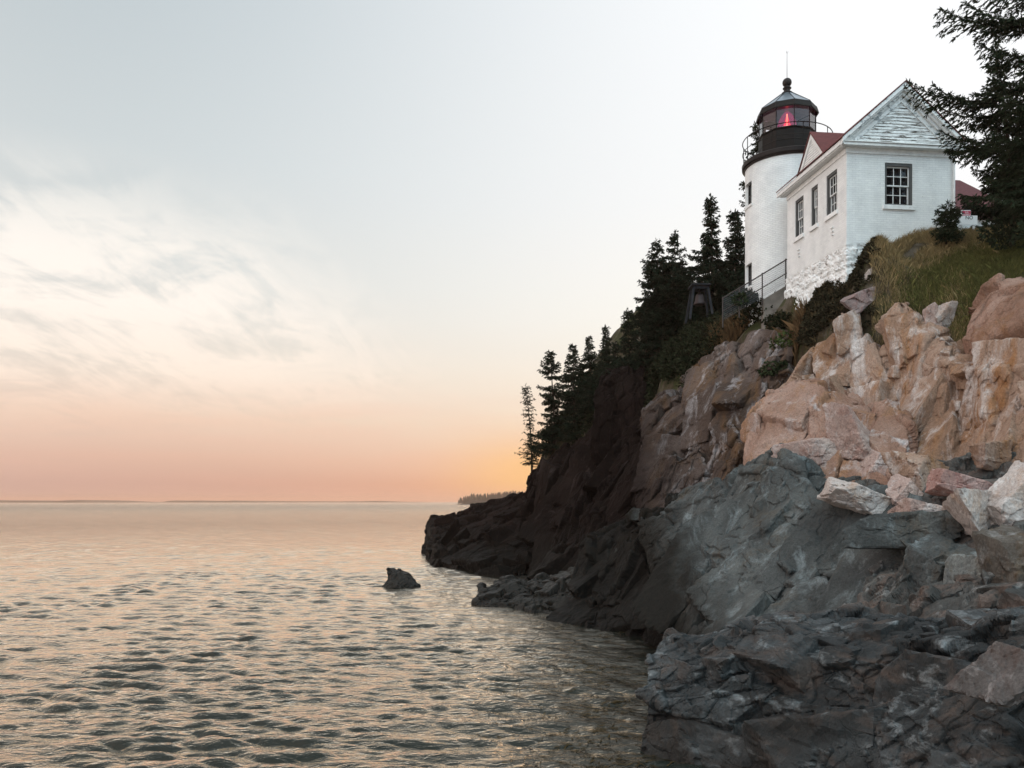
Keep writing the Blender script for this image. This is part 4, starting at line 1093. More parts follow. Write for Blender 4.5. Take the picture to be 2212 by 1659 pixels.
tag(link("weeds", np_mesh("weeds", V, F), leaf_mat("dark_weeds", (0.036, 0.031, 0.018), 0.7)), "dark weeds on the bank along the stone foot of the white house", "weeds", kind="stuff")
X, Y, Z = scatter(pxp((1700, 725, 32.0), (1745, 790, 28.8), (1838, 680, 27.25), (1838, 610, 27.95), (1740, 656, 30.4), (1700, 668, 31.8)), 5000, r_)
V, F = blades(X, Y, Z, 0.10, 0.3, 0.005, r_, 0.35)
tag(link("bank_grass", np_mesh("bank_grass", V, F), leaf_mat("faded_bank_grass", (0.085, 0.060, 0.030), 0.6)), "faded rusty grass on the bank below the house foundation", "dry grass", kind="stuff")
# fresh green clumps on the rocks
for i, (px, py, d, rd, lab) in enumerate([
    (1700, 745, 31.2, 0.55, "bushy green clump at the top of the mauve cliff"), (1672, 800, 30.6, 0.45, "dark green clump in the cleft beside the tan cliff"), (1895, 690, 27.6, 0.42, "green clump between the two rock crests of the tall cliff"),
    (1905, 740, 27.4, 0.3, "low dark clump in the notch of the tall cliff"), (1610, 648, 33.6, 0.5, "leafy bush growing through the railing at the foot of the tower"), (2188, 500, 24.9, 0.75, "dark bush under the spruce beside the signs")]):
    r = np.random.default_rng(500 + i)
    c = W(px, py, d); k_ = 9
    C = r.normal(0, rd * 0.45, (k_, 3)) * np.array([1, 1, 0.55])
    V, F = shrub_mesh(C, r.uniform(rd * 0.4, rd * 0.7, k_), 200, 0.10, r)
    o = link("bush", np_mesh("bush", V, F), leaf_mat("bush_leaves_%d" % i, ((0.05, 0.068, 0.022), (0.03, 0.04, 0.018), (0.05, 0.075, 0.025), (0.028, 0.036, 0.016), (0.024, 0.034, 0.016), (0.02, 0.027, 0.014), (0.02, 0.03, 0.016))[i], 0.5))
    o.location = tuple(c); tag(o, lab, "bush", "bushes among the rocks", "thing")


GRASS = pxp((1872, 590, 27.9), (1905, 545, 28.1), (1960, 520, 28.3), (2010, 500, 28.6), (2100, 480, 29.2), (2330, 440, 29.6), (2340, 600, 23.5), (2212, 612, 23.8), (2125, 640, 24.4), (2085, 745, 24.3), (2010, 692, 25.5), (1955, 648, 26.2), (1930, 665, 26.3), (1885, 640, 26.6))
X, Y, Z = scatter(GRASS, 190000, r_)
dn = fbm(np.stack([X * 0.8, Y * 0.8, X * 0], 1), 4, 61)
top = np.clip((Z - 11.6) / 1.0, 0, 1) - np.clip((X / Y * FP + CX - 2020) / 160, -0.4, 1) * 0.9
dry = (dn * 0.5 + top + r_.normal(0, .25, len(X))) > 0.12
keep = fbm(np.stack([X * 1.3, Y * 1.3, X * 0], 1), 3, 66) > -1.1
a_ = dry & keep
V, F = blades(X[a_], Y[a_], Z[a_], 0.12, 0.36, 0.0045, r_, 0.3)
tag(link("dry_grass", np_mesh("dry_grass", V, F), leaf_mat("dry_grass_blades", (0.27, 0.195, 0.095), 0.5)), "tall tan dry grass on the slope in front of the white house", "dry grass", kind="stuff")
a_ = ~dry & keep
V, F = blades(X[a_], Y[a_], Z[a_], 0.08, 0.28, 0.005, r_, 0.4)
tag(link("grass", np_mesh("grass", V, F), leaf_mat("green_grass_blades", (0.105, 0.102, 0.034), 0.6)), "green and brown grass on the slope above the big brown boulder", "grass", kind="stuff")
X, Y, Z = scatter(pxp((1530, 815, 36.2), (1640, 745, 34.2), (1665, 715, 33.4), (1600, 720, 36), (1540, 770, 37.5)), 2600, r_)
X2, Y2, Z2 = scatter(pxp((1660, 830, 30.6), (1740, 770, 30), (1740, 720, 30.5), (1660, 760, 32)), 3500, r_)
V, F = blades(np.concatenate([X, X2]), np.concatenate([Y, Y2]), np.concatenate([Z, Z2]) + 0.1, 0.3, 0.9, 0.012, r_, 0.25)
tag(link("dry_weeds", np_mesh("dry_weeds", V, F), leaf_mat("rusty_dry_weeds", (0.11, 0.065, 0.032), 0.5)), "rusty dry weeds among the dark shrubs at the cliff edge", "dry weeds", kind="stuff")

# ------------------------------------------------------------------ white brick house and lighthouse
def white_brick(name, peel=0.72, uvs=True):
    m, nt, b = new_mat(name)
    uv = nt.nodes.new("ShaderNodeTexCoord").outputs["UV"]; v = coords(nt)
    wob = nd(nt, "ShaderNodeVectorMath", {"operation": 'ADD'}, i0=uv, i1=nd(nt, "ShaderNodeVectorMath", {"operation": 'SCALE'}, i0=nd(nt, "ShaderNodeTexNoise", None, Vector=v, Scale=4.0, Detail=3.0).outputs[1], Scale=0.012).outputs[0]).outputs[0]
    bk = nd(nt, "ShaderNodeTexBrick", None, Vector=wob, Scale=1.0)
    for k_, val in (("Brick Width", 0.215), ("Row Height", 0.072), ("Mortar Size", 0.007), ("Mortar Smooth", 0.5), ("Bias", 0.0)): bk.inputs[k_].default_value = val
    bk.inputs["Color1"].default_value = (0.86, 0.86, 0.845, 1); bk.inputs["Color2"].default_value = (0.80, 0.80, 0.795, 1); bk.inputs["Mortar"].default_value = (0.74, 0.74, 0.735, 1)
    c = bk.outputs[0]
    n = noise(nt, v, 1.6, 8, 0.62)
    c = mixc(nt, 1.0, c, ramp(nt, n, [(0.3, 0.86), (0.6, 1.02)]), 'MULTIPLY')
    n2 = noise(nt, mapped(nt, v, (1, 1, 3.2)), 5.5, 8, 0.7)
    c = mixc(nt, ramp(nt, n2, [(peel - 0.02, 0.0), (peel + 0.02, 0.85)]), c, (0.22, 0.19, 0.17))
    nt.links.new(c, b.inputs["Base Color"]); b.inputs["Roughness"].default_value = 0.7; b.inputs["Specular IOR Level"].default_value = 0.3
    nb = bump(nt, bk.outputs[1], 0.8, -0.015)
    nb = bump(nt, noise(nt, v, 16, 8, 0.7), 0.35, 0.02, nb)
    nt.links.new(nb, b.inputs["Normal"])
    return m


def peeling_paint(name, amount=0.5, under=(0.13, 0.115, 0.10), white=0.80, sx=1.0, sz=7.0):
    m, nt, b = new_mat(name)
    v = coords(nt)
    n = noise(nt, mapped(nt, v, (sx, sx, sz)), 2.4, 9, 0.66, 0.3)
    n2 = noise(nt, mapped(nt, v, (sx * 2, sx * 2, sz * 3), loc=(4, 4, 4)), 3.0, 7, 0.7)
    f = mth(nt, 'ADD', mth(nt, 'MULTIPLY', n, 0.7), mth(nt, 'MULTIPLY', n2, 0.3))
    t = 1 - amount
    c = mixc(nt, ramp(nt, f, [(t, 0.0), (t + 0.025, 1.0)]), (white, white, white * 0.985), under)
    c = mixc(nt, 1.0, c, ramp(nt, noise(nt, v, 7, 6), [(0.3, 0.86), (0.65, 1.04)]), 'MULTIPLY')
    nt.links.new(c, b.inputs["Base Color"]); b.inputs["Roughness"].default_value = 0.7; b.inputs["Specular IOR Level"].default_value = 0.3
    nt.links.new(bump(nt, f, 0.3, 0.02), b.inputs["Normal"])
    return m


M_BRICK = white_brick("white_painted_brick", 0.655)
M_BRICKT = white_brick("white_painted_tower_brick", 0.69)
M_CLAP = peeling_paint("peeling_clapboard", 0.482, under=(0.11, 0.092, 0.078), sx=0.75, sz=9.0)
M_CLAP2 = peeling_paint("white_clapboard", 0.30)
M_TRIM = peeling_paint("weathered_white_trim", 0.37, under=(0.30, 0.31, 0.31))
M_TRIM2 = peeling_paint("peeling_rake_trim", 0.455, under=(0.36, 0.38, 0.39), sz=1.6)
M_CASE = peeling_paint("dark_window_casing", 0.36, under=(0.28, 0.28, 0.27), white=0.085, sz=1.5)
M_SASH = peeling_paint("white_sash", 0.38, under=(0.35, 0.33, 0.3), white=0.78, sz=1.0)
M_GLASSD = simple_mat("dark_window_glass", (0.010, 0.009, 0.010), 0.04, var=0.1, spec=0.6)
M_INT = simple_mat("dark_interior", (0.02, 0.018, 0.018), 0.9)


def shingle_mat(name, col):
    m, nt, b = new_mat(name)
    v = coords(nt)
    z = nd(nt, "ShaderNodeSeparateXYZ", None, Vector=v).outputs
    row = mth(nt, 'FRACT', mth(nt, 'MULTIPLY', z[2], 9.0))
    c = mixc(nt, 1.0, col, ramp(nt, noise(nt, mapped(nt, v, (3, 3, 9)), 2.2, 4), [(0.3, 0.72), (0.7, 1.25)]), 'MULTIPLY')
    c = mixc(nt, ramp(nt, row, [(0.0, 0.55), (0.10, 0.0)]), c, tuple(x * 0.4 for x in col))
    nt.links.new(c, b.inputs["Base Color"]); b.inputs["Roughness"].default_value = 0.9
    nt.links.new(bump(nt, row, 0.5, 0.015), b.inputs["Normal"])
    return m


M_RED = shingle_mat("dark_red_shingles", (0.115, 0.028, 0.026))
M_RED2 = shingle_mat("maroon_shingles", (0.085, 0.022, 0.024))
M_BLACK = simple_mat("black_painted_iron", (0.012, 0.010, 0.009), 0.55, var=0.25, bmp=0.15, spec=0.12)
M_GALL = simple_mat("dark_brown_gallery_iron", (0.022, 0.017, 0.016), 0.5, var=0.3, bmp=0.2, spec=0.15)


def wall_panel(mb, o, ux, L, z0, z1, opens, inward, depth):
    """upright wall with rectangular openings: cells of the outer face plus the reveals"""
    o = Vector(o); ux = Vector(ux); inw = Vector(inward)
    us = sorted({0.0, L, *[a for op in opens for a in op[:2]]}); zs = sorted({z0, z1, *[a for op in opens for a in op[2:]]})
    flip = ux.cross(Vector((0, 0, 1))).dot(inw) > 0
    P = lambda u, z, d=0.0: o + ux * u + Vector((0, 0, z)) + inw * d

    def quad(pts, uv):
        if flip: pts = pts[::-1]; uv = uv[::-1]
        mb.poly(pts, uv)
    for a, b in zip(us[:-1], us[1:]):
        for c, d in zip(zs[:-1], zs[1:]):
            if any(p[0] <= a and b <= p[1] and p[2] <= c and d <= p[3] for p in opens): continue
            quad([P(a, c), P(b, c), P(b, d), P(a, d)], [(a, c), (b, c), (b, d), (a, d)])
    for a, b, c, d in opens:
        quad([P(a, c), P(a, d), P(a, d, depth), P(a, c, depth)], [(a, c), (a, d), (a + depth, d), (a + depth, c)][::1])
        quad([P(b, d), P(b, c), P(b, c, depth), P(b, d, depth)], [(b, d), (b, c), (b + depth, c), (b + depth, d)])
        quad([P(a, d), P(b, d), P(b, d, depth), P(a, d, depth)], [(a, d), (b, d), (b, d + depth), (a, d + depth)])
        quad([P(b, c), P(a, c), P(a, c, depth), P(b, c, depth)], [(b, c), (a, c), (a, c + depth), (b, c + depth)])


HA = math.atan2(207, 1843)
HW, HL = 3.75, 4.5
house = empty("brick_house", (10.977, 28.0, 11.0), HA)
tag(house, "white painted brick house with peeling gable and red roof in front of the lighthouse tower", "house", kind="thing")
FW = (1.33, 2.30, 2.78, 4.18)
SWIN = [(0.63, 1.38, 2.78, 4.18), (2.02, 2.52, 2.78, 4.18), (3.13, 3.82, 2.78, 4.18)]
mb = MB()
wall_panel(mb, (0, 0, 0), (1, 0, 0), HW, 1.3, 4.62, [FW], (0, 1, 0), 0.16)
wall_panel(mb, (0, 0, 0), (0, 1, 0), HL, 1.3, 4.62, SWIN, (1, 0, 0), 0.16)
wall_panel(mb, (HW, 0, 0), (0, 1, 0), HL, 1.3, 4.62, [], (-1, 0, 0), 0.16)
wall_panel(mb, (0, HL, 0), (1, 0, 0), HW, 1.3, 4.62, [], (0, -1, 0), 0.16)
mb.build("wall", M_BRICK, house)


def house_window(parent, o, ux, out, w, h, sill_w):
    """casing with sashes (three panes wide, two high each), glass and sill; o = lower left corner of the opening on the outer face"""
    M = Matrix(((ux[0], -out[0], 0, o[0]), (ux[1], -out[1], 0, o[1]), (0, 0, 1, o[2]), (0, 0, 0, 1)))   # x along, y inward, z up
    b = MB()
    t = 0.075
    for c, s in (((t / 2, 0.075, h / 2), (t, 0.11, h)), ((w - t / 2, 0.075, h / 2), (t, 0.11, h)), ((w / 2, 0.075, h - 0.05), (w - 2 * t, 0.11, 0.10)), ((w / 2, 0.075, 0.025), (w - 2 * t, 0.11, 0.05))):
        b.box(c, s, M)
    win = b.build("window", M_CASE, parent)
    x0, x1, z0, z1 = t, w - t, 0.05, h - 0.10
    zm = (z0 + z1) / 2
    for nm, za, zb, y in (("sash", zm - 0.02, z1, 0.10), ("sash", z0, zm + 0.02, 0.135)):
        b = MB(); f = 0.038
        b.box(((x0 + x1) / 2, y, za + f / 2), (x1 - x0, 0.03, f), M); b.box(((x0 + x1) / 2, y, zb - f / 2), (x1 - x0, 0.03, f), M)
        b.box((x0 + f / 2, y, (za + zb) / 2), (f, 0.03, zb - za - 2 * f), M); b.box((x1 - f / 2, y, (za + zb) / 2), (f, 0.03, zb - za - 2 * f), M)
        iw = (x1 - x0 - 2 * f) / 3
        for k in (1, 2): b.box((x0 + f + iw * k, y, (za + zb) / 2), (0.02, 0.022, zb - za - 2 * f), M)
        for k in range(3): b.box((x0 + f + iw * (k + .5), y, (za + zb) / 2), (iw - 0.02, 0.022, 0.02), M)
        b.build(nm, M_SASH, win)
    b = MB(); b.box(((x0 + x1) / 2, 0.153, (z0 + z1) / 2), (x1 - x0 + 0.06, 0.006, z1 - z0 + 0.06), M); b.build("pane", M_GLASSD, win)
    b = MB(); b.box((w / 2, 0.02, -0.075), (w + sill_w, 0.16, 0.145), M); b.build("sill", M_BRICK, win, bevel=0.008)


house_window(house, (FW[0], 0, FW[2]), (1, 0), (0, -1), FW[1] - FW[0], FW[3] - FW[2], 0.16)
for a, b_, c, d in SWIN: house_window(house, (0, b_, c), (0, -1), (-1, 0), b_ - a, d - c, 0.12)
for yv in (0.95, 3.5):
    for k, (dw, dz) in enumerate(((0.16, 0.0), (0.12, -0.13), (0.10, -0.26))):
        mb = MB(); mb.box((-0.02, yv - 0.02 * k, 2.28 + dz), (0.06, dw, 0.035)); mb.build("brick_ledge", M_BRICK, house)
# stone foundation
def foundation():
    n_u, n_z = 240, 70
    path = [(HW, 0), (0, 0), (0, HL + 0.16), (HW, HL + 0.16)]
    pts = []; per = [0]
    for a, b in zip(path[:-1], path[1:]): per.append(per[-1] + math.dist(a, b))
    u = np.linspace(0, per[-1], n_u)
    X = np.interp(u, per, [p[0] for p in path]); Y = np.interp(u, per, [p[1] for p in path])
    nx = np.where(u < per[1], 0.0, np.where(u < per[2], -1.0, 0.0)); ny = np.where(u < per[1], -1.0, np.where(u < per[2], 0.0, 1.0))
    for c in (per[1],):
        m = np.abs(u - c) < 0.12; nx = np.where(m, -0.7, nx); ny = np.where(m, -0.7, ny)
    z = np.linspace(-2.2, 1.475, n_z)
    V = []
    for zz in z:
        k = 0.035 + max(0, 0.9 - zz) * 0.06
        V.append(np.stack([X + nx * k, Y + ny * k, np.full(n_u, zz)], 1))
    G = np.array(V); P = G.reshape(-1, 3).astype(np.float32)
    h = crag(P + 40, [(0.42, 0.060, aniso(1.4, 1.4, 0.8)), (0.16, 0.03, aniso(1.3, 1.3, 0.8))], 400, 0.5) + 0.02 * fbm(P * 6, 4, 401)
    h = h.reshape(n_z, n_u); h[-1] = 0; h[-2] *= 0.3
    P = P.reshape(n_z, n_u, 3); P[..., 0] += nx * h; P[..., 1] += ny * h
    i = np.arange(n_z - 1)[:, None] * n_u; j = np.arange(n_u - 1)[None, :]
    F = np.stack([(i + j).ravel(), (i + j + 1).ravel(), (i + n_u + j + 1).ravel(), (i + n_u + j).ravel()], 1)
    m, nt, b = new_mat("whitewashed_rubble_stone")
    v = coords(nt)
    n1 = noise(nt, v, 3.6, 9, 0.68, 0.4)
    c = mixc(nt, ramp(nt, n1, [(0.575, 0.0), (0.62, 0.9)]), (0.80, 0.80, 0.79), (0.20, 0.16, 0.145))
    c = mixc(nt, 1.0, c, ramp(nt, noise(nt, v, 1.7, 6), [(0.3, 0.86), (0.6, 1.03)]), 'MULTIPLY')
    nt.links.new(c, b.inputs["Base Color"]); b.inputs["Roughness"].default_value = 0.8
    nt.links.new(bump(nt, noise(nt, v, 9, 9, 0.7), 0.7, 0.05), b.inputs["Normal"])
    link("foundation", np_mesh("foundation", P.reshape(-1, 3), F), m, house)


foundation()
# frieze, cornice, roof
SL = (6.70 - 4.80) / (1.875 + 0.29)
zr = lambda u: 6.70 - abs(u - 1.875) * SL
mb = MB()
mb.box((HW / 2, -0.018, 4.52), (HW + 0.07, 0.03, 0.17)); mb.box((-0.018, HL / 2 + 0.01, 4.52), (0.03, HL - 0.02, 0.17)); mb.box((HW + 0.018, HL / 2, 4.52), (0.03, HL - 0.02, 0.17))
mb.build("frieze", M_TRIM, house)
mb = MB()
mb.box((HW / 2, -0.125, 4.655), (HW + 0.46, 0.25, 0.095)); mb.box((HW / 2, -0.14, 4.72), (HW + 0.56, 0.30, 0.03))
mb.box((-0.12, HL / 2 + 0.10, 4.665), (0.24, HL + 0.19, 0.11)); mb.box((HW + 0.12, HL / 2 + 0.1, 4.665), (0.24, HL + 0.19, 0.11))
mb.build("cornice", M_TRIM, house, bevel=0.012)
mb = MB()
mb.box((-0.255, HL / 2 + 0.03, 4.725), (0.05, HL + 0.62, 0.16))
mb.build("gutter", M_TRIM, house, bevel=0.015)


def rake(mb, y0, y1, up, dn, u0=-0.29, u1=HW + 0.29):
    """pair of sloping boards under the roof edge, from y0 to y1"""
    for a, b in ((u0, 1.875), (1.875, u1)):
        A = [(a, y0, zr(a) - dn), (b, y0, zr(b) - dn), (b, y0, zr(b) - up), (a, y0, zr(a) - up)]
        B = [(p[0], y1, p[2]) for p in A]
        mb.prism(A, B)


mb = MB(); rake(mb, -0.31, -0.245, -0.03, 0.13); rake(mb, -0.243, -0.14, 0.02, 0.20)
mb.build("rake_moulding", M_TRIM2, house, bevel=0.01)
mb = MB(); rake(mb, -0.138, -0.06, 0.03, 0.31, -0.20, HW + 0.20); rake(mb, -0.058, -0.02, 0.03, 0.52, 0.02, HW - 0.02)
mb.build("rake_board", M_TRIM2, house)


def clap(mb, P, zlo, ztop, half, rows, lift=0.030):
    """lapped boards in a triangle; P(s, z, out) gives the point at s from the centre line"""
    dz = (ztop - zlo) / rows
    for k in range(rows):
        a = zlo + dz * k; b = a + dz
        wa = half * (ztop - a) / (ztop - zlo); wb = half * max(0.0, ztop - b) / (ztop - zlo) + 0.01
        mb.prism([P(-wa, a, 0.0), P(wa, a, 0.0), P(wa, a, lift), P(-wa, a, lift)], [P(-wb, b + .006, 0.0), P(wb, b + .006, 0.0), P(wb, b + .006, 0.006), P(-wb, b + .006, 0.006)])


mb = MB(); clap(mb, lambda s, z, o: (1.875 + s, -0.004 - o, z), 4.735, 6.30, 1.74, 15)
mb.poly([(-0.0, 0.004, 4.6), (HW, 0.004, 4.6), (1.875, 0.004, 6.6)])
mb.build("gable_clapboards", M_CLAP, house)
mb = MB()
for a, b in ((-0.32, 1.875), (HW + 0.32, 1.875)):
    y0, y1 = -0.33, HL + 0.28
    A = [(a, y0, zr(a) + 0.031), (b, y0, zr(b) + 0.031), (b, y1, zr(b) + 0.031), (a, y1, zr(a) + 0.031)]
    mb.prism(A, [(p[0], p[1], p[2] + 0.045) for p in A])
mb.build("roof", M_RED, house)
# cross gable over the side windows
XV, XH, XZ, XB = 2.30, 1.10, 6.06, 4.76
mb = MB(); clap(mb, lambda s, z, o: (-0.065 - o, XV + s, z), XB, XZ - 0.16, 0.93, 13, 0.03)
mb.build("cross_gable_clapboards", M_CLAP2, house)
mb = MB()
for s in (-1, 1):
    A = [(-0.12, XV, XZ - 0.20), (-0.12, XV + s * (XH - 0.16), XB), (-0.12, XV + s * (XH + 0.03), XB), (-0.12, XV, XZ + 0.005)]
    mb.prism(A, [(-0.02, p[1], p[2]) for p in A])
mb.build("cross_gable_trim", M_TRIM, house)
mb = MB()
for s in (-1, 1):
    A = [(-0.16, XV, XZ + 0.01), (1.22, XV, XZ + 0.01), (-0.16, XV + s * (XH + 0.08), XB - 0.02)]
    mb.prism(A, [(p[0], p[1], p[2] + 0.05) for p in A])
mb.build("cross_gable_roof", M_RED, house)
mb = MB(); mb.tube([(HW - 0.02, -0.06, 4.60), (HW - 0.02, -0.06, 0.3)], 0.035, 8); mb.build("downspout", M_TRIM, house)
# brick above the side wall under the cross gable and the back gable
mb = MB(); mb.poly([(0, HL, 4.6), (1.875, HL, 6.6), (HW, HL, 4.6)]); mb.build("rear_gable", M_CLAP2, house)

# lighthouse: local -y faces the photographer
TA = -math.atan2(0.3223, 1.0)
TX, TY = 0.3223 * 35.0, 35.0
tower = empty("lighthouse", (TX, TY, 10.6), TA)
tag(tower, "round white brick lighthouse tower with black lantern room and glowing red lamp", "lighthouse", kind="thing")
TR = 1.664
Z = lambda h: h + 4 - 10.6


def tower_wall():
    mb = MB()
    wins = [(-78, -55, Z(12.05), Z(12.97)), (-77, -54.5, Z(8.74), Z(9.66))]
    angs = sorted(set([*range(-180, 181, 5)] + [w[0] for w in wins] + [w[1] for w in wins]))
    zs = sorted({Z(5.6), Z(7), Z(10.5), Z(13.62), *[w[2] for w in wins], *[w[3] for w in wins]})
    P = lambda a, z, r: (r * math.sin(math.radians(a)), -r * math.cos(math.radians(a)), z)
    for a, b in zip(angs[:-1], angs[1:]):
        for c, d in zip(zs[:-1], zs[1:]):
            if any(w[0] <= a and b <= w[1] and w[2] <= c and d <= w[3] for w in wins): continue
            ua, ub = math.radians(a) * TR, math.radians(b) * TR
            mb.poly([P(a, c, TR), P(b, c, TR), P(b, d, TR), P(a, d, TR)], [(ua, c), (ub, c), (ub, d), (ua, d)])
    Ri = TR - 0.12
    for a, b, c, d in wins:
        mb.poly([P(a, c, TR), P(a, d, TR), P(a + 2, d, Ri), P(a + 2, c, Ri)], [(0, 0), (0, 1), (.3, 1), (.3, 0)])
        mb.poly([P(b, d, TR), P(b, c, TR), P(b - 1, c, Ri), P(b - 1, d, Ri)], [(0, 1), (0, 0), (.3, 0), (.3, 1)])
        mb.poly([P(a, d, TR), P(b, d, TR), P(b - 1, d, Ri), P(a + 2, d, Ri)], [(0, 0), (.6, 0), (.6, .3), (0, .3)])
        mb.poly([P(b, c, TR), P(a, c, TR), P(a + 2, c, Ri), P(b - 1, c, Ri)], [(0, 0), (.6, 0), (.6, .3), (0, .3)])
    mb.build("tower_wall", M_BRICKT, tower)
    for a, b, c, d in wins:
        w = MB(); A = [P(a + 2, c, Ri - 0.02), P(b - 1, c, Ri - 0.02), P(b - 1, d, Ri - 0.02), P(a + 2, d, Ri - 0.02)]
        w.prism(A, [tuple(q * 0.97 if i < 2 else q for i, q in enumerate(p)) for p in A]); wo = w.build("window", M_GLASSD, tower)
        f = MB(); m_ = (a + b) / 2
        for aa in (a + 2.5, b - 1.5): f.tube([P(aa, c, Ri), P(aa, d, Ri)], 0.025, 4)
        f.tube([P(a + 2, (c + d) / 2, Ri), P(b - 1, (c + d) / 2, Ri)], 0.02, 4); f.tube([P(m_, c, Ri), P(m_, d, Ri)], 0.012, 4)
        f.build("window_frame", M_CASE, wo)
        s = MB(); n = 8
        for k in range(n):
            a0 = a - 2 + (b - a + 4) * k / n; a1 = a - 2 + (b - a + 4) * (k + 1) / n
            s.prism([P(a0, c - 0.09, TR - .02), P(a1, c - 0.09, TR - .02), P(a1, c - 0.09, TR + 0.035), P(a0, c - 0.09, TR + 0.035)], [P(a0, c - .002, TR - .02), P(a1, c - .002, TR - .02), P(a1, c - .002, TR + 0.035), P(a0, c - .002, TR + 0.035)])
        s.build("sill", M_BRICKT, wo)


tower_wall()
mb = MB(); mb.lathe([(TR - 0.2, Z(13.60)), (TR + 0.03, Z(13.60)), (TR + 0.05, Z(13.66)), (TR + 0.12, Z(13.70)), (TR + 0.13, Z(13.84)), (TR + 0.10, Z(13.87)), (0.9, Z(13.87))], 72)
mb.build("gallery_deck", M_GALL, tower)
PH = math.radians(-21.7 - 90)
mb = MB(); mb.lathe([(1.17, Z(13.872)), (1.17, Z(13.95)), (1.13, Z(13.98)), (1.13, Z(14.42)), (1.14, Z(14.43)), (1.14, Z(14.45)), (1.13, Z(14.46)), (1.13, Z(14.86)), (1.17, Z(14.90)), (1.17, Z(14.94)), (0.6, Z(14.95))], 10, PH)
mb.build("lantern_base", M_BLACK, tower)
V10 = [(math.cos(PH + 2 * math.pi * k / 10), math.sin(PH + 2 * math.pi * k / 10)) for k in range(10)]
mb = MB()
for x, y in V10: mb.tube([(1.115 * x, 1.115 * y, Z(14.94)), (1.115 * x, 1.115 * y, Z(15.99))], 0.016, 6)
mb.tube([(1.115 * x, 1.115 * y, Z(15.985)) for x, y in V10], 0.02, 6, closed=True)
mb.build("lantern_frame", M_BLACK, tower)


def thin_glass(name, tint, refl=1.0):
    m, nt, b = new_mat(name)
    nt.nodes.remove(b)
    t = nd(nt, "ShaderNodeBsdfTransparent", None, Color=(*tint, 1)); g_ = nd(nt, "ShaderNodeBsdfGlossy", None, Roughness=0.03)
    fr = nd(nt, "ShaderNodeFresnel", None, IOR=1.5).outputs[0]
    mx = nd(nt, "ShaderNodeMixShader", None, i0=mth(nt, 'MULTIPLY', fr, refl, clamp=True), i1=t.outputs[0], i2=g_.outputs[0])
    nt.links.new(mx.outputs[0], nt.nodes["Material Output"].inputs[0])
    return m


M_PANE = thin_glass("lantern_glass", (0.95, 0.95, 0.98), 1.5)
for k in range(10):
    x0, y0 = V10[k]; x1, y1 = V10[(k + 1) % 10]
    a = MB(); q = 1.105
    A = [(q * x0, q * y0, Z(14.952)), (q * x1, q * y1, Z(14.952)), (q * x1, q * y1, Z(15.985)), (q * x0, q * y0, Z(15.985))]
    a.poly(A); a.build("pane", M_PANE, tower)
mb = MB(); mb.lathe([(1.14, Z(15.985)), (1.20, Z(15.72)), (1.225, Z(15.70)), (1.24, Z(15.74)), (1.17, Z(15.97)), (1.14, Z(15.99))], 10, PH, cap=False); mb.build("lantern_eave", M_BLACK, tower)
mb = MB(); mb.lathe([(1.150, Z(15.993)), (0.10, Z(16.78)), (0.02, Z(16.80))], 10, PH)
mb.build("lantern_roof", simple_mat("blue_grey_sheet_metal", (0.20, 0.24, 0.27), 0.32, metallic=0.6, var=0.25, scale=5), tower)
mb = MB()
for x, y in V10: mb.tube([(1.155 * x, 1.155 * y, Z(15.99)), (0.11 * x, 0.11 * y, Z(16.79))], 0.014, 5)
mb.build("roof_rib", M_BLACK, tower)
mb = MB(); mb.lathe([(1.10, Z(15.98)), (0.75, Z(16.18)), (0.25, Z(16.52)), (0.02, Z(16.6))], 32, cap=False); mb.build("lantern_ceiling", simple_mat("lavender_grey_ceiling", (0.62, 0.68, 0.95), 0.6), tower, smooth=True)
mb = MB(); mb.lathe([(1.07, Z(14.955)), (1.07, Z(14.965)), (0.45, Z(14.97)), (0.02, Z(14.97))], 32, cap=False); mb.build("lantern_bounce_floor", simple_mat("grey_bounce_floor", (0.62, 0.61, 0.62), 0.6), tower)  # unseen pale floor, added to bounce sky light up to the ceiling
mb = MB(); mb.lathe([(0.20, Z(16.66)), (0.23, Z(16.72)), (0.20, Z(16.76)), (0.13, Z(16.80)), (0.12, Z(16.88)), (0.17, Z(16.92)), (0.17, Z(16.95)), (0.11, Z(16.99)), (0.10, Z(17.01))] + [(0.185 * math.sin(t), Z(17.17) - 0.185 * math.cos(t)) for t in np.linspace(0.55, math.pi - 0.02, 14)], 28)
mb.build("finial", M_GALL, tower, smooth=True)
mb = MB(); mb.tube([(0, 0, Z(17.33)), (0, 0, Z(18.42))], 0.011, 6, 0.005)
for k in range(3): mb.tube([(0, 0, Z(18.36)), (0.05 * math.cos(k * 2.1), 0.05 * math.sin(k * 2.1), Z(18.46))], 0.004, 4)
mb.build("lightning_rod", M_GALL, tower)
ring = lambda r, z, n=72: [(r * math.cos(2 * math.pi * k / n), r * math.sin(2 * math.pi * k / n), z) for k in range(n)]
mb = MB(); mb.tube(ring(1.76, Z(14.80)), 0.019, 5, closed=True); mb.tube(ring(1.76, Z(14.35)), 0.015, 5, closed=True)
for k in range(9):
    a = math.radians(-110 + 40 * k); mb.tube([(1.76 * math.cos(a), 1.76 * math.sin(a), Z(13.85)), (1.76 * math.cos(a), 1.76 * math.sin(a), Z(14.80))], 0.017, 5)
mb.build("gallery_rail", M_BLACK, tower)
m_l, nt, b = new_mat("red_lens")
nt.nodes.remove(b)
e_ = nd(nt, "ShaderNodeEmission", None, Color=(0.85, 0.10, 0.32, 1), Strength=0.42); t_ = nd(nt, "ShaderNodeBsdfTransparent", None, Color=(1.0, 0.55, 0.72, 1)); gl_ = nd(nt, "ShaderNodeBsdfGlossy", None, Roughness=0.1)
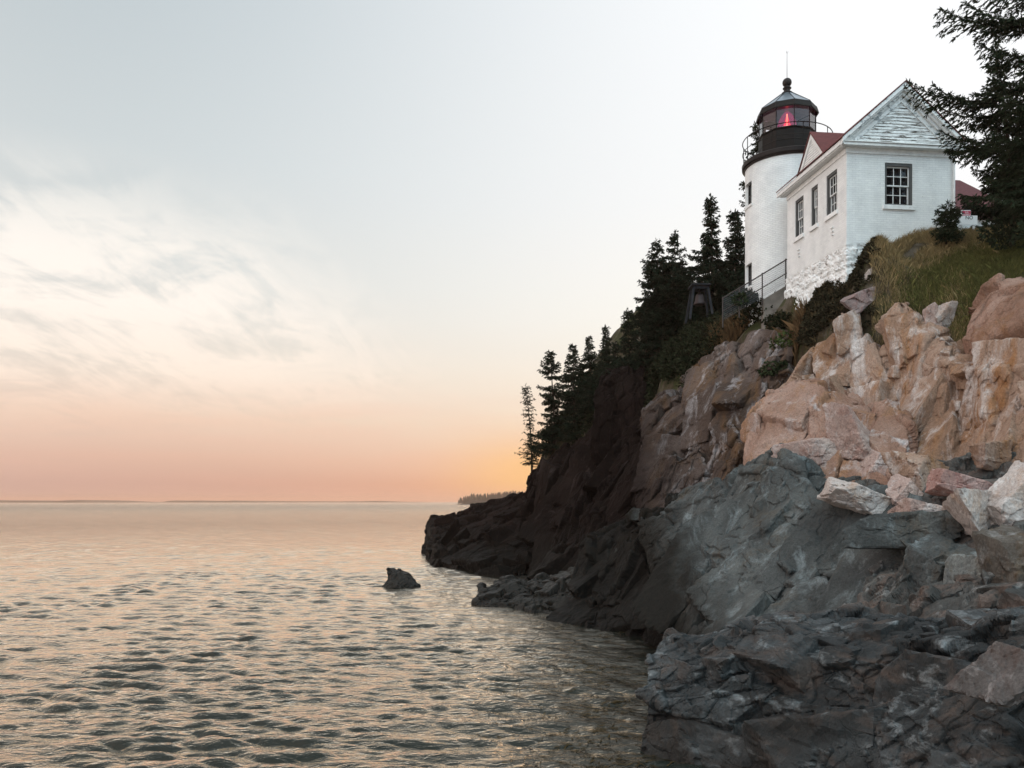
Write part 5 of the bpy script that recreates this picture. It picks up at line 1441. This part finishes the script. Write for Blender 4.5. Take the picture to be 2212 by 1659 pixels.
mx = nd(nt, "ShaderNodeMixShader", None, i0=0.42, i1=t_.outputs[0], i2=e_.outputs[0]); mx2 = nd(nt, "ShaderNodeMixShader", None, i0=0.06, i1=mx.outputs[0], i2=gl_.outputs[0])
nt.links.new(mx2.outputs[0], nt.nodes["Material Output"].inputs[0])
mb = MB(); mb.lathe([(0.36, Z(14.96)), (0.38, Z(15.40)), (0.34, Z(15.58)), (0.24, Z(15.78)), (0.12, Z(15.93)), (0.02, Z(15.97))], 36, cap=False); lens = mb.build("lens", m_l, tower, smooth=True)
m_e, nt, b = new_mat("red_lamp"); nt.nodes.remove(b)
e_ = nd(nt, "ShaderNodeEmission", None, Color=(1.0, 0.035, 0.06, 1), Strength=1.8); nt.links.new(e_.outputs[0], nt.nodes["Material Output"].inputs[0])
mb = MB(); mb.lathe([(0.17, Z(14.97)), (0.15, Z(15.40)), (0.10, Z(15.55)), (0.05, Z(15.74)), (0.012, Z(15.86))], 20); mb.build("lamp", m_e, lens, smooth=True)
m_e, nt, b = new_mat("lamp_filament"); nt.nodes.remove(b)
e_ = nd(nt, "ShaderNodeEmission", None, Color=(1.0, 0.22, 0.08, 1), Strength=9.0); nt.links.new(e_.outputs[0], nt.nodes["Material Output"].inputs[0])
mb = MB(); mb.tube([(0, -0.20, Z(15.2)), (0, -0.17, Z(15.42)), (0, -0.09, Z(15.74)), (0, -0.05, Z(15.86))], 0.016, 6); mb.build("filament", m_e, lens)
mb = MB(); mb.lathe([(0.09, Z(15.99)), (0.15, Z(16.02)), (0.14, Z(16.09)), (0.04, Z(16.13)), (0.03, Z(16.4))], 20); mb.build("lens_hood", simple_mat("tarnished_brass", (0.42, 0.30, 0.22), 0.4, metallic=0.5), tower, smooth=True)

# keeper's house further back
kh = empty("keeper_house", (16.2, 36.0, 12.6), math.radians(6)); tag(kh, "second building with a maroon shingle hip roof half hidden behind the white house", "house", kind="thing")
mb = MB(); wall_panel(mb, (0, 0, 0), (1, 0, 0), 6.0, -1.5, 3.45, [], (0, 1, 0), .1); wall_panel(mb, (0, 0, 0), (0, 1, 0), 6.0, -1.5, 3.45, [], (1, 0, 0), .1); wall_panel(mb, (6, 0, 0), (0, 1, 0), 6.0, -1.5, 3.45, [], (-1, 0, 0), .1); wall_panel(mb, (0, 6, 0), (1, 0, 0), 6.0, -1.5, 3.45, [], (0, -1, 0), .1)
mb.build("wall", M_BRICK, kh)
mb = MB(); RZ = 6.1
E0 = [(-0.3, -0.3, 3.4), (6.3, -0.3, 3.4), (6.3, 6.3, 3.4), (-0.3, 6.3, 3.4)]; R0, R1 = (0.2, 2.6, RZ), (4.6, 2.6, RZ)
for q in ([E0[0], E0[1], R1, R0], [E0[1], E0[2], R1], [E0[2], E0[3], R0, R1], [E0[3], E0[0], R0]): mb.poly(q)
mb.poly(E0[::-1]); mb.build("roof", M_RED2, kh)

# ------------------------------------------------------------------ railing, ramp wall, bell frame, signs
M_PIPE = simple_mat("rusty_dark_pipe", (0.040, 0.030, 0.027), 0.6, var=0.4, scale=12)
f0, f1 = W(1700, 560, 32.55), W(1560, 645, 33.6)
fence = empty("railing", (f0[0], f0[1], f0[2] - 1.0)); tag(fence, "sloping pipe railing with wire mesh between the white house and the bushes", "railing", kind="thing")
fo = Vector(fence.location); A0 = Vector(f0) - fo; A1 = Vector(f1) - fo
drop = Vector((0, 0, -0.52))
mb = MB(); mb.tube([A0, A1], 0.026, 8); mb.build("top_rail", M_PIPE, fence)
mb = MB(); mb.tube([A0 + drop, A1 + drop], 0.020, 8); mb.build("mid_rail", M_PIPE, fence)
for t in (0.02, 0.375, 0.73, 0.99):
    p = A0.lerp(A1, t); mb = MB(); mb.tube([p + Vector((0, 0, 0.05)), p + Vector((0, 0, -1.15))], 0.026, 8); mb.build("post", M_PIPE, fence)
mb = MB(); L = (A1 - A0); n = int(L.length / 0.075)
for k in range(-12, n):
    for s in (1, -1):
        a = k / n; b_ = (k + 12) / n
        if s < 0: a, b_ = b_, a
        za, zb = 0.0, -0.9
        if a < 0: za = -0.9 * (0 - a) / (b_ - a); a = 0
        if b_ < 0: zb = 0.0 + -0.9 * (a) / (a - b_) ; b_ = 0
        if a > 1: za = -0.9 * (a - 1) / (a - b_); a = 1
        if b_ > 1: zb = -0.9 * (1 - a) / (b_ - a); b_ = 1
        mb.tube([A0 + L * a + Vector((0, 0, za)), A0 + L * b_ + Vector((0, 0, zb))], 0.0035, 3)
mb.build("wire_mesh", simple_mat("galvanised_wire", (0.12, 0.13, 0.14), 0.5, metallic=0.4), fence)
mb = MB(); a, b_, c = W(1716, 606, 32.7), W(1650, 646, 33.1), W(1640, 652, 33.15)
for p, q in ((a, b_),):
    P = [(p[0], p[1], p[2]), (q[0], q[1], q[2]), (q[0], q[1], 9.4), (p[0], p[1], 9.4)]
    mb.prism(P, [(x, y + 0.35, z) for x, y, z in P])
o = mb.build("ramp_wall", simple_mat("stained_concrete", (0.17, 0.15, 0.13), 0.9, var=0.35, scale=2.0, bmp=0.4), bevel=0.02)
tag(o, "brown concrete wall carrying the railing beside the white house", "wall", kind="thing")

bd = 41.5
BX = W(1511, 676, bd)
bell = empty("bell_frame", tuple(BX)); tag(bell, "weathered wooden bell frame with splayed legs standing among the shrubs", "bell stand", kind="thing")
M_WOOD = simple_mat("grey_weathered_wood", (0.026, 0.027, 0.031), 0.85, var=0.35, scale=5, bmp=0.4, spec=0.1)
k_ = bd / FP
hT = 54 * k_; x0, x1 = -14.5 * k_, 15.5 * k_
for sx, xt, xb in ((-1, x0, -25 * k_), (1, x1, 25 * k_)):
    for yt, yb in ((-0.25, -0.45), (0.35, 0.55)):
        mb = MB(); w = 0.05
        B_ = [(xb - w, yb - w, -0.4), (xb + w, yb - w, -0.4), (xb + w, yb + w, -0.4), (xb - w, yb + w, -0.4)]
        T_ = [(xt - w, yt - w, hT), (xt + w, yt - w, hT), (xt + w, yt + w, hT), (xt - w, yt + w, hT)]
        mb.prism(B_, T_); mb.build("leg", M_WOOD, bell)
for yb in (-0.25, 0.35):
    mb = MB(); mb.box((0.5 * k_, yb, hT - 0.03), (30 * k_, 0.12, 0.15)); mb.build("cross_beam", M_WOOD, bell)
mb = MB(); mb.box((0.2 * k_, 0.05, hT + 0.085), (41 * k_, 0.95, 0.07)); mb.build("top_board", M_WOOD, bell, bevel=0.01)
mb = MB(); mb.lathe([(0.30, hT - 0.82), (0.27, hT - 0.74), (0.22, hT - 0.60), (0.20, hT - 0.42), (0.16, hT - 0.30), (0.05, hT - 0.25), (0.03, hT - 0.05)], 28); o = mb.build("bell", simple_mat("dark_bronze_bell", (0.035, 0.022, 0.022), 0.45, metallic=0.5), bell, smooth=True); o.location = (0.5 * k_, 0.05, 0)


def text(body, size, mat, parent, loc, name="lettering"):
    c = bpy.data.curves.new(name, 'FONT'); c.body = body; c.size = size; c.align_x = 'CENTER'; c.align_y = 'CENTER'; c.extrude = 0.002
    c.materials.append(mat)
    o = bpy.data.objects.new(name, c); COL.objects.link(o)
    bpy.context.view_layer.update()
    me = bpy.data.meshes.new_from_object(o.evaluated_get(bpy.context.evaluated_depsgraph_get()))
    bpy.data.objects.remove(o)
    if not me.materials: me.materials.append(mat)
    o = bpy.data.objects.new(name, me); COL.objects.link(o); o.parent = parent; o.location = loc; o.rotation_euler = (math.radians(90), 0, 0)
    return o


M_SIGNW = simple_mat("white_sign_board", (0.78, 0.79, 0.80), 0.5, var=0.05)
M_SIGNR = simple_mat("crimson_sign_paint", (0.46, 0.022, 0.075), 0.5, var=0.08)
M_INK = simple_mat("black_sign_ink", (0.02, 0.02, 0.022), 0.6)
sd_ = 28.0; kk = sd_ / FP
p = W(2089, 492, sd_)
red = empty("red_sign", tuple(p + np.array([0, 0.06, 0]))); tag(red, "small red sign with a white border above the white board", "sign", kind="thing")
mb = MB(); mb.box((0, 0.02, 33 * kk), (20.5 * kk, 0.02, 13 * kk)); mb.box((-9.2 * kk, 0.05, 16 * kk), (0.04, 0.04, 40 * kk)); mb.build("board", M_SIGNW, red)
mb = MB(); mb.box((0.8 * kk, 0.0, 32.3 * kk), (17.5 * kk, 0.012, 10.4 * kk)); mb.build("red_panel", M_SIGNR, red)
text("U.S.", 0.072, M_SIGNW, red, (1.4 * kk, -0.012, 34.0 * kk)); text("PROPERTY", 0.058, M_SIGNW, red, (0.8 * kk, -0.012, 29.6 * kk))
ws = empty("white_sign", tuple(p)); tag(ws, "wide white board with black letters NO partly hidden by spruce twigs", "sign", kind="thing")
mb = MB(); mb.box((-1 * kk, 0.0, 16 * kk), (46 * kk, 0.02, 20 * kk))
for s in (-15, 15): mb.box((s * kk, 0.035, 2 * kk), (0.06, 0.04, 46 * kk))
mb.build("board", M_SIGNW, ws)
text("NO", 0.16, M_INK, ws, (4 * kk, -0.014, 21 * kk))

# ------------------------------------------------------------------ far shores
M_FAR = simple_mat("far_shore_forest", (0.030, 0.032, 0.022), 0.95, var=0.3, scale=0.02)


def island(name, x0, x1, d, hpx, label, seed, kind="structure", right_open=False):
    r = np.random.default_rng(seed); n = 160
    px = np.linspace(x0, x1, n); t = np.linspace(0, 1, n)
    prof = np.minimum(1, np.minimum(t / 0.12, (1 if right_open else (1 - t) / 0.2 + 0 * t))) ** 0.7
    h = hpx * d / FP * prof * (0.75 + 0.25 * np.array([fbm(np.array([[a * 9.0, seed, 0.0]]), 4, 7)[0] for a in t]))
    V = []; 
    for dy, k in ((0, 0.0), (8, 0.75), (60, 1.0), (400, 0.8), (700, -0.1)):
        for p, hh in zip(px, h): V.append(((p - CX) / FP * d, d + dy, -0.3 + max(0.3, hh) * k + (0.3 if k else -0.5)))
    F = []
    for a in range(4):
        for b in range(n - 1): F.append((a * n + b, a * n + b + 1, (a + 1) * n + b + 1, (a + 1) * n + b))
    o = link(name, np_mesh(name, np.array(V), np.array(F)), M_FAR); tag(o, label, "island", kind=kind)
    return px, h


island("far_island", -160, 222, 2600, 6.5, "long low island on the horizon at the left edge", 3)
island("far_island", 340, 560, 2900, 5.2, "low island on the horizon left of the middle, highest at its left", 4)
island("far_island", 470, 900, 3200, 3.8, "thin fading strip of land on the horizon left of the headland", 5)
fx, fh = island("wooded_point", 982, 1330, 1000, 13, "hazy wooded point of land beyond the black headland", 6, right_open=True)
r = np.random.default_rng(9); V = []; F = []
for i in range(900):
    t = r.random() ** 0.9; px = 986 + t * 340; d = 1000 + r.uniform(4, 70)
    x = (px - CX) / FP * 1000; z0 = np.interp(px, fx, fh) * 0.7; h = r.uniform(6.5, 11.5) * (0.75 + 0.5 * min(1, t * 3)); w = h * r.uniform(0.16, 0.26)
    for k in range(3):
        b = len(V); zb = z0 + h * (0.12 + 0.27 * k); zt = z0 + h * (0.55 + 0.225 * k); ww = w * (1 - 0.28 * k)
        for q in range(5): V.append((x + ww * math.cos(q * 1.2566 + i), d + ww * math.sin(q * 1.2566 + i), zb))
        V.append((x, d, zt))
        for q in range(5): F.append((b + q, b + (q + 1) % 5, b + 5))
tag(link("far_forest", np_mesh("far_forest", np.array(V), np.array(F)), M_FAR), "row of tiny spruces on the hazy wooded point", "forest", kind="stuff")

# sea air: far shores fade toward the horizon colour
mb = MB(); mb.box((0, 0, 7.25), (13000, 13000, 42.5))
hm = bpy.data.materials.new("sea_haze"); hm.use_nodes = True; ht = hm.node_tree; ht.nodes.clear()
pv = nd(ht, "ShaderNodeVolumePrincipled", None, Color=(1.0, 0.66, 0.50, 1), Density=0.00022, Anisotropy=0.5)
nd(ht, "ShaderNodeOutputMaterial", None, Volume=pv.outputs[0])
tag(mb.build("haze", hm), "thin warm haze over the sea that fades the far shores", "haze", kind="stuff")

# floating seaweed beside the rocks
def seaweed():
    r = np.random.default_rng(31); V = []; F = []
    for i in range(130):
        px = r.uniform(1010, 1400); py = r.uniform(1340, 1690)
        if (px - 1010) / 390 < r.random() * 0.8: continue
        d = CAMZ * FP / (py - HZ); c = W(px, py, d)
        ang = r.normal(0.25, 0.35)
        n = int(r.integers(5, 26))
        for k in range(n):
            s = r.normal(0, 0.38); o = r.normal(0, 0.05)
            x = c[0] + math.cos(ang) * s - math.sin(ang) * o; y = c[1] + math.sin(ang) * s + math.cos(ang) * o
            a = ang + r.normal(0, 0.5); l = r.uniform(0.06, 0.22); w = r.uniform(0.006, 0.016)
            pts = []
            for u_, v_ in ((-1, 0), (0, -1), (1, 0), (0, 1)):
                X_ = x + math.cos(a) * u_ * l / 2 - math.sin(a) * v_ * w; Y_ = y + math.sin(a) * u_ * l / 2 + math.cos(a) * v_ * w
                pts.append((X_, Y_))
            V += pts
    V = np.array(V); dx, dy, z = sea_height(V[:, 0], V[:, 1], 0.06)
    P = np.stack([V[:, 0] + dx, V[:, 1] + dy, z + 0.012], 1)
    F = np.arange(len(P)).reshape(-1, 4)
    tag(link("seaweed", np_mesh("seaweed", P, F), leaf_mat("olive_brown_seaweed", (0.045, 0.030, 0.012), 0.5)), "wisps of brown seaweed floating beside the dark rocks", "seaweed", kind="stuff")


seaweed()
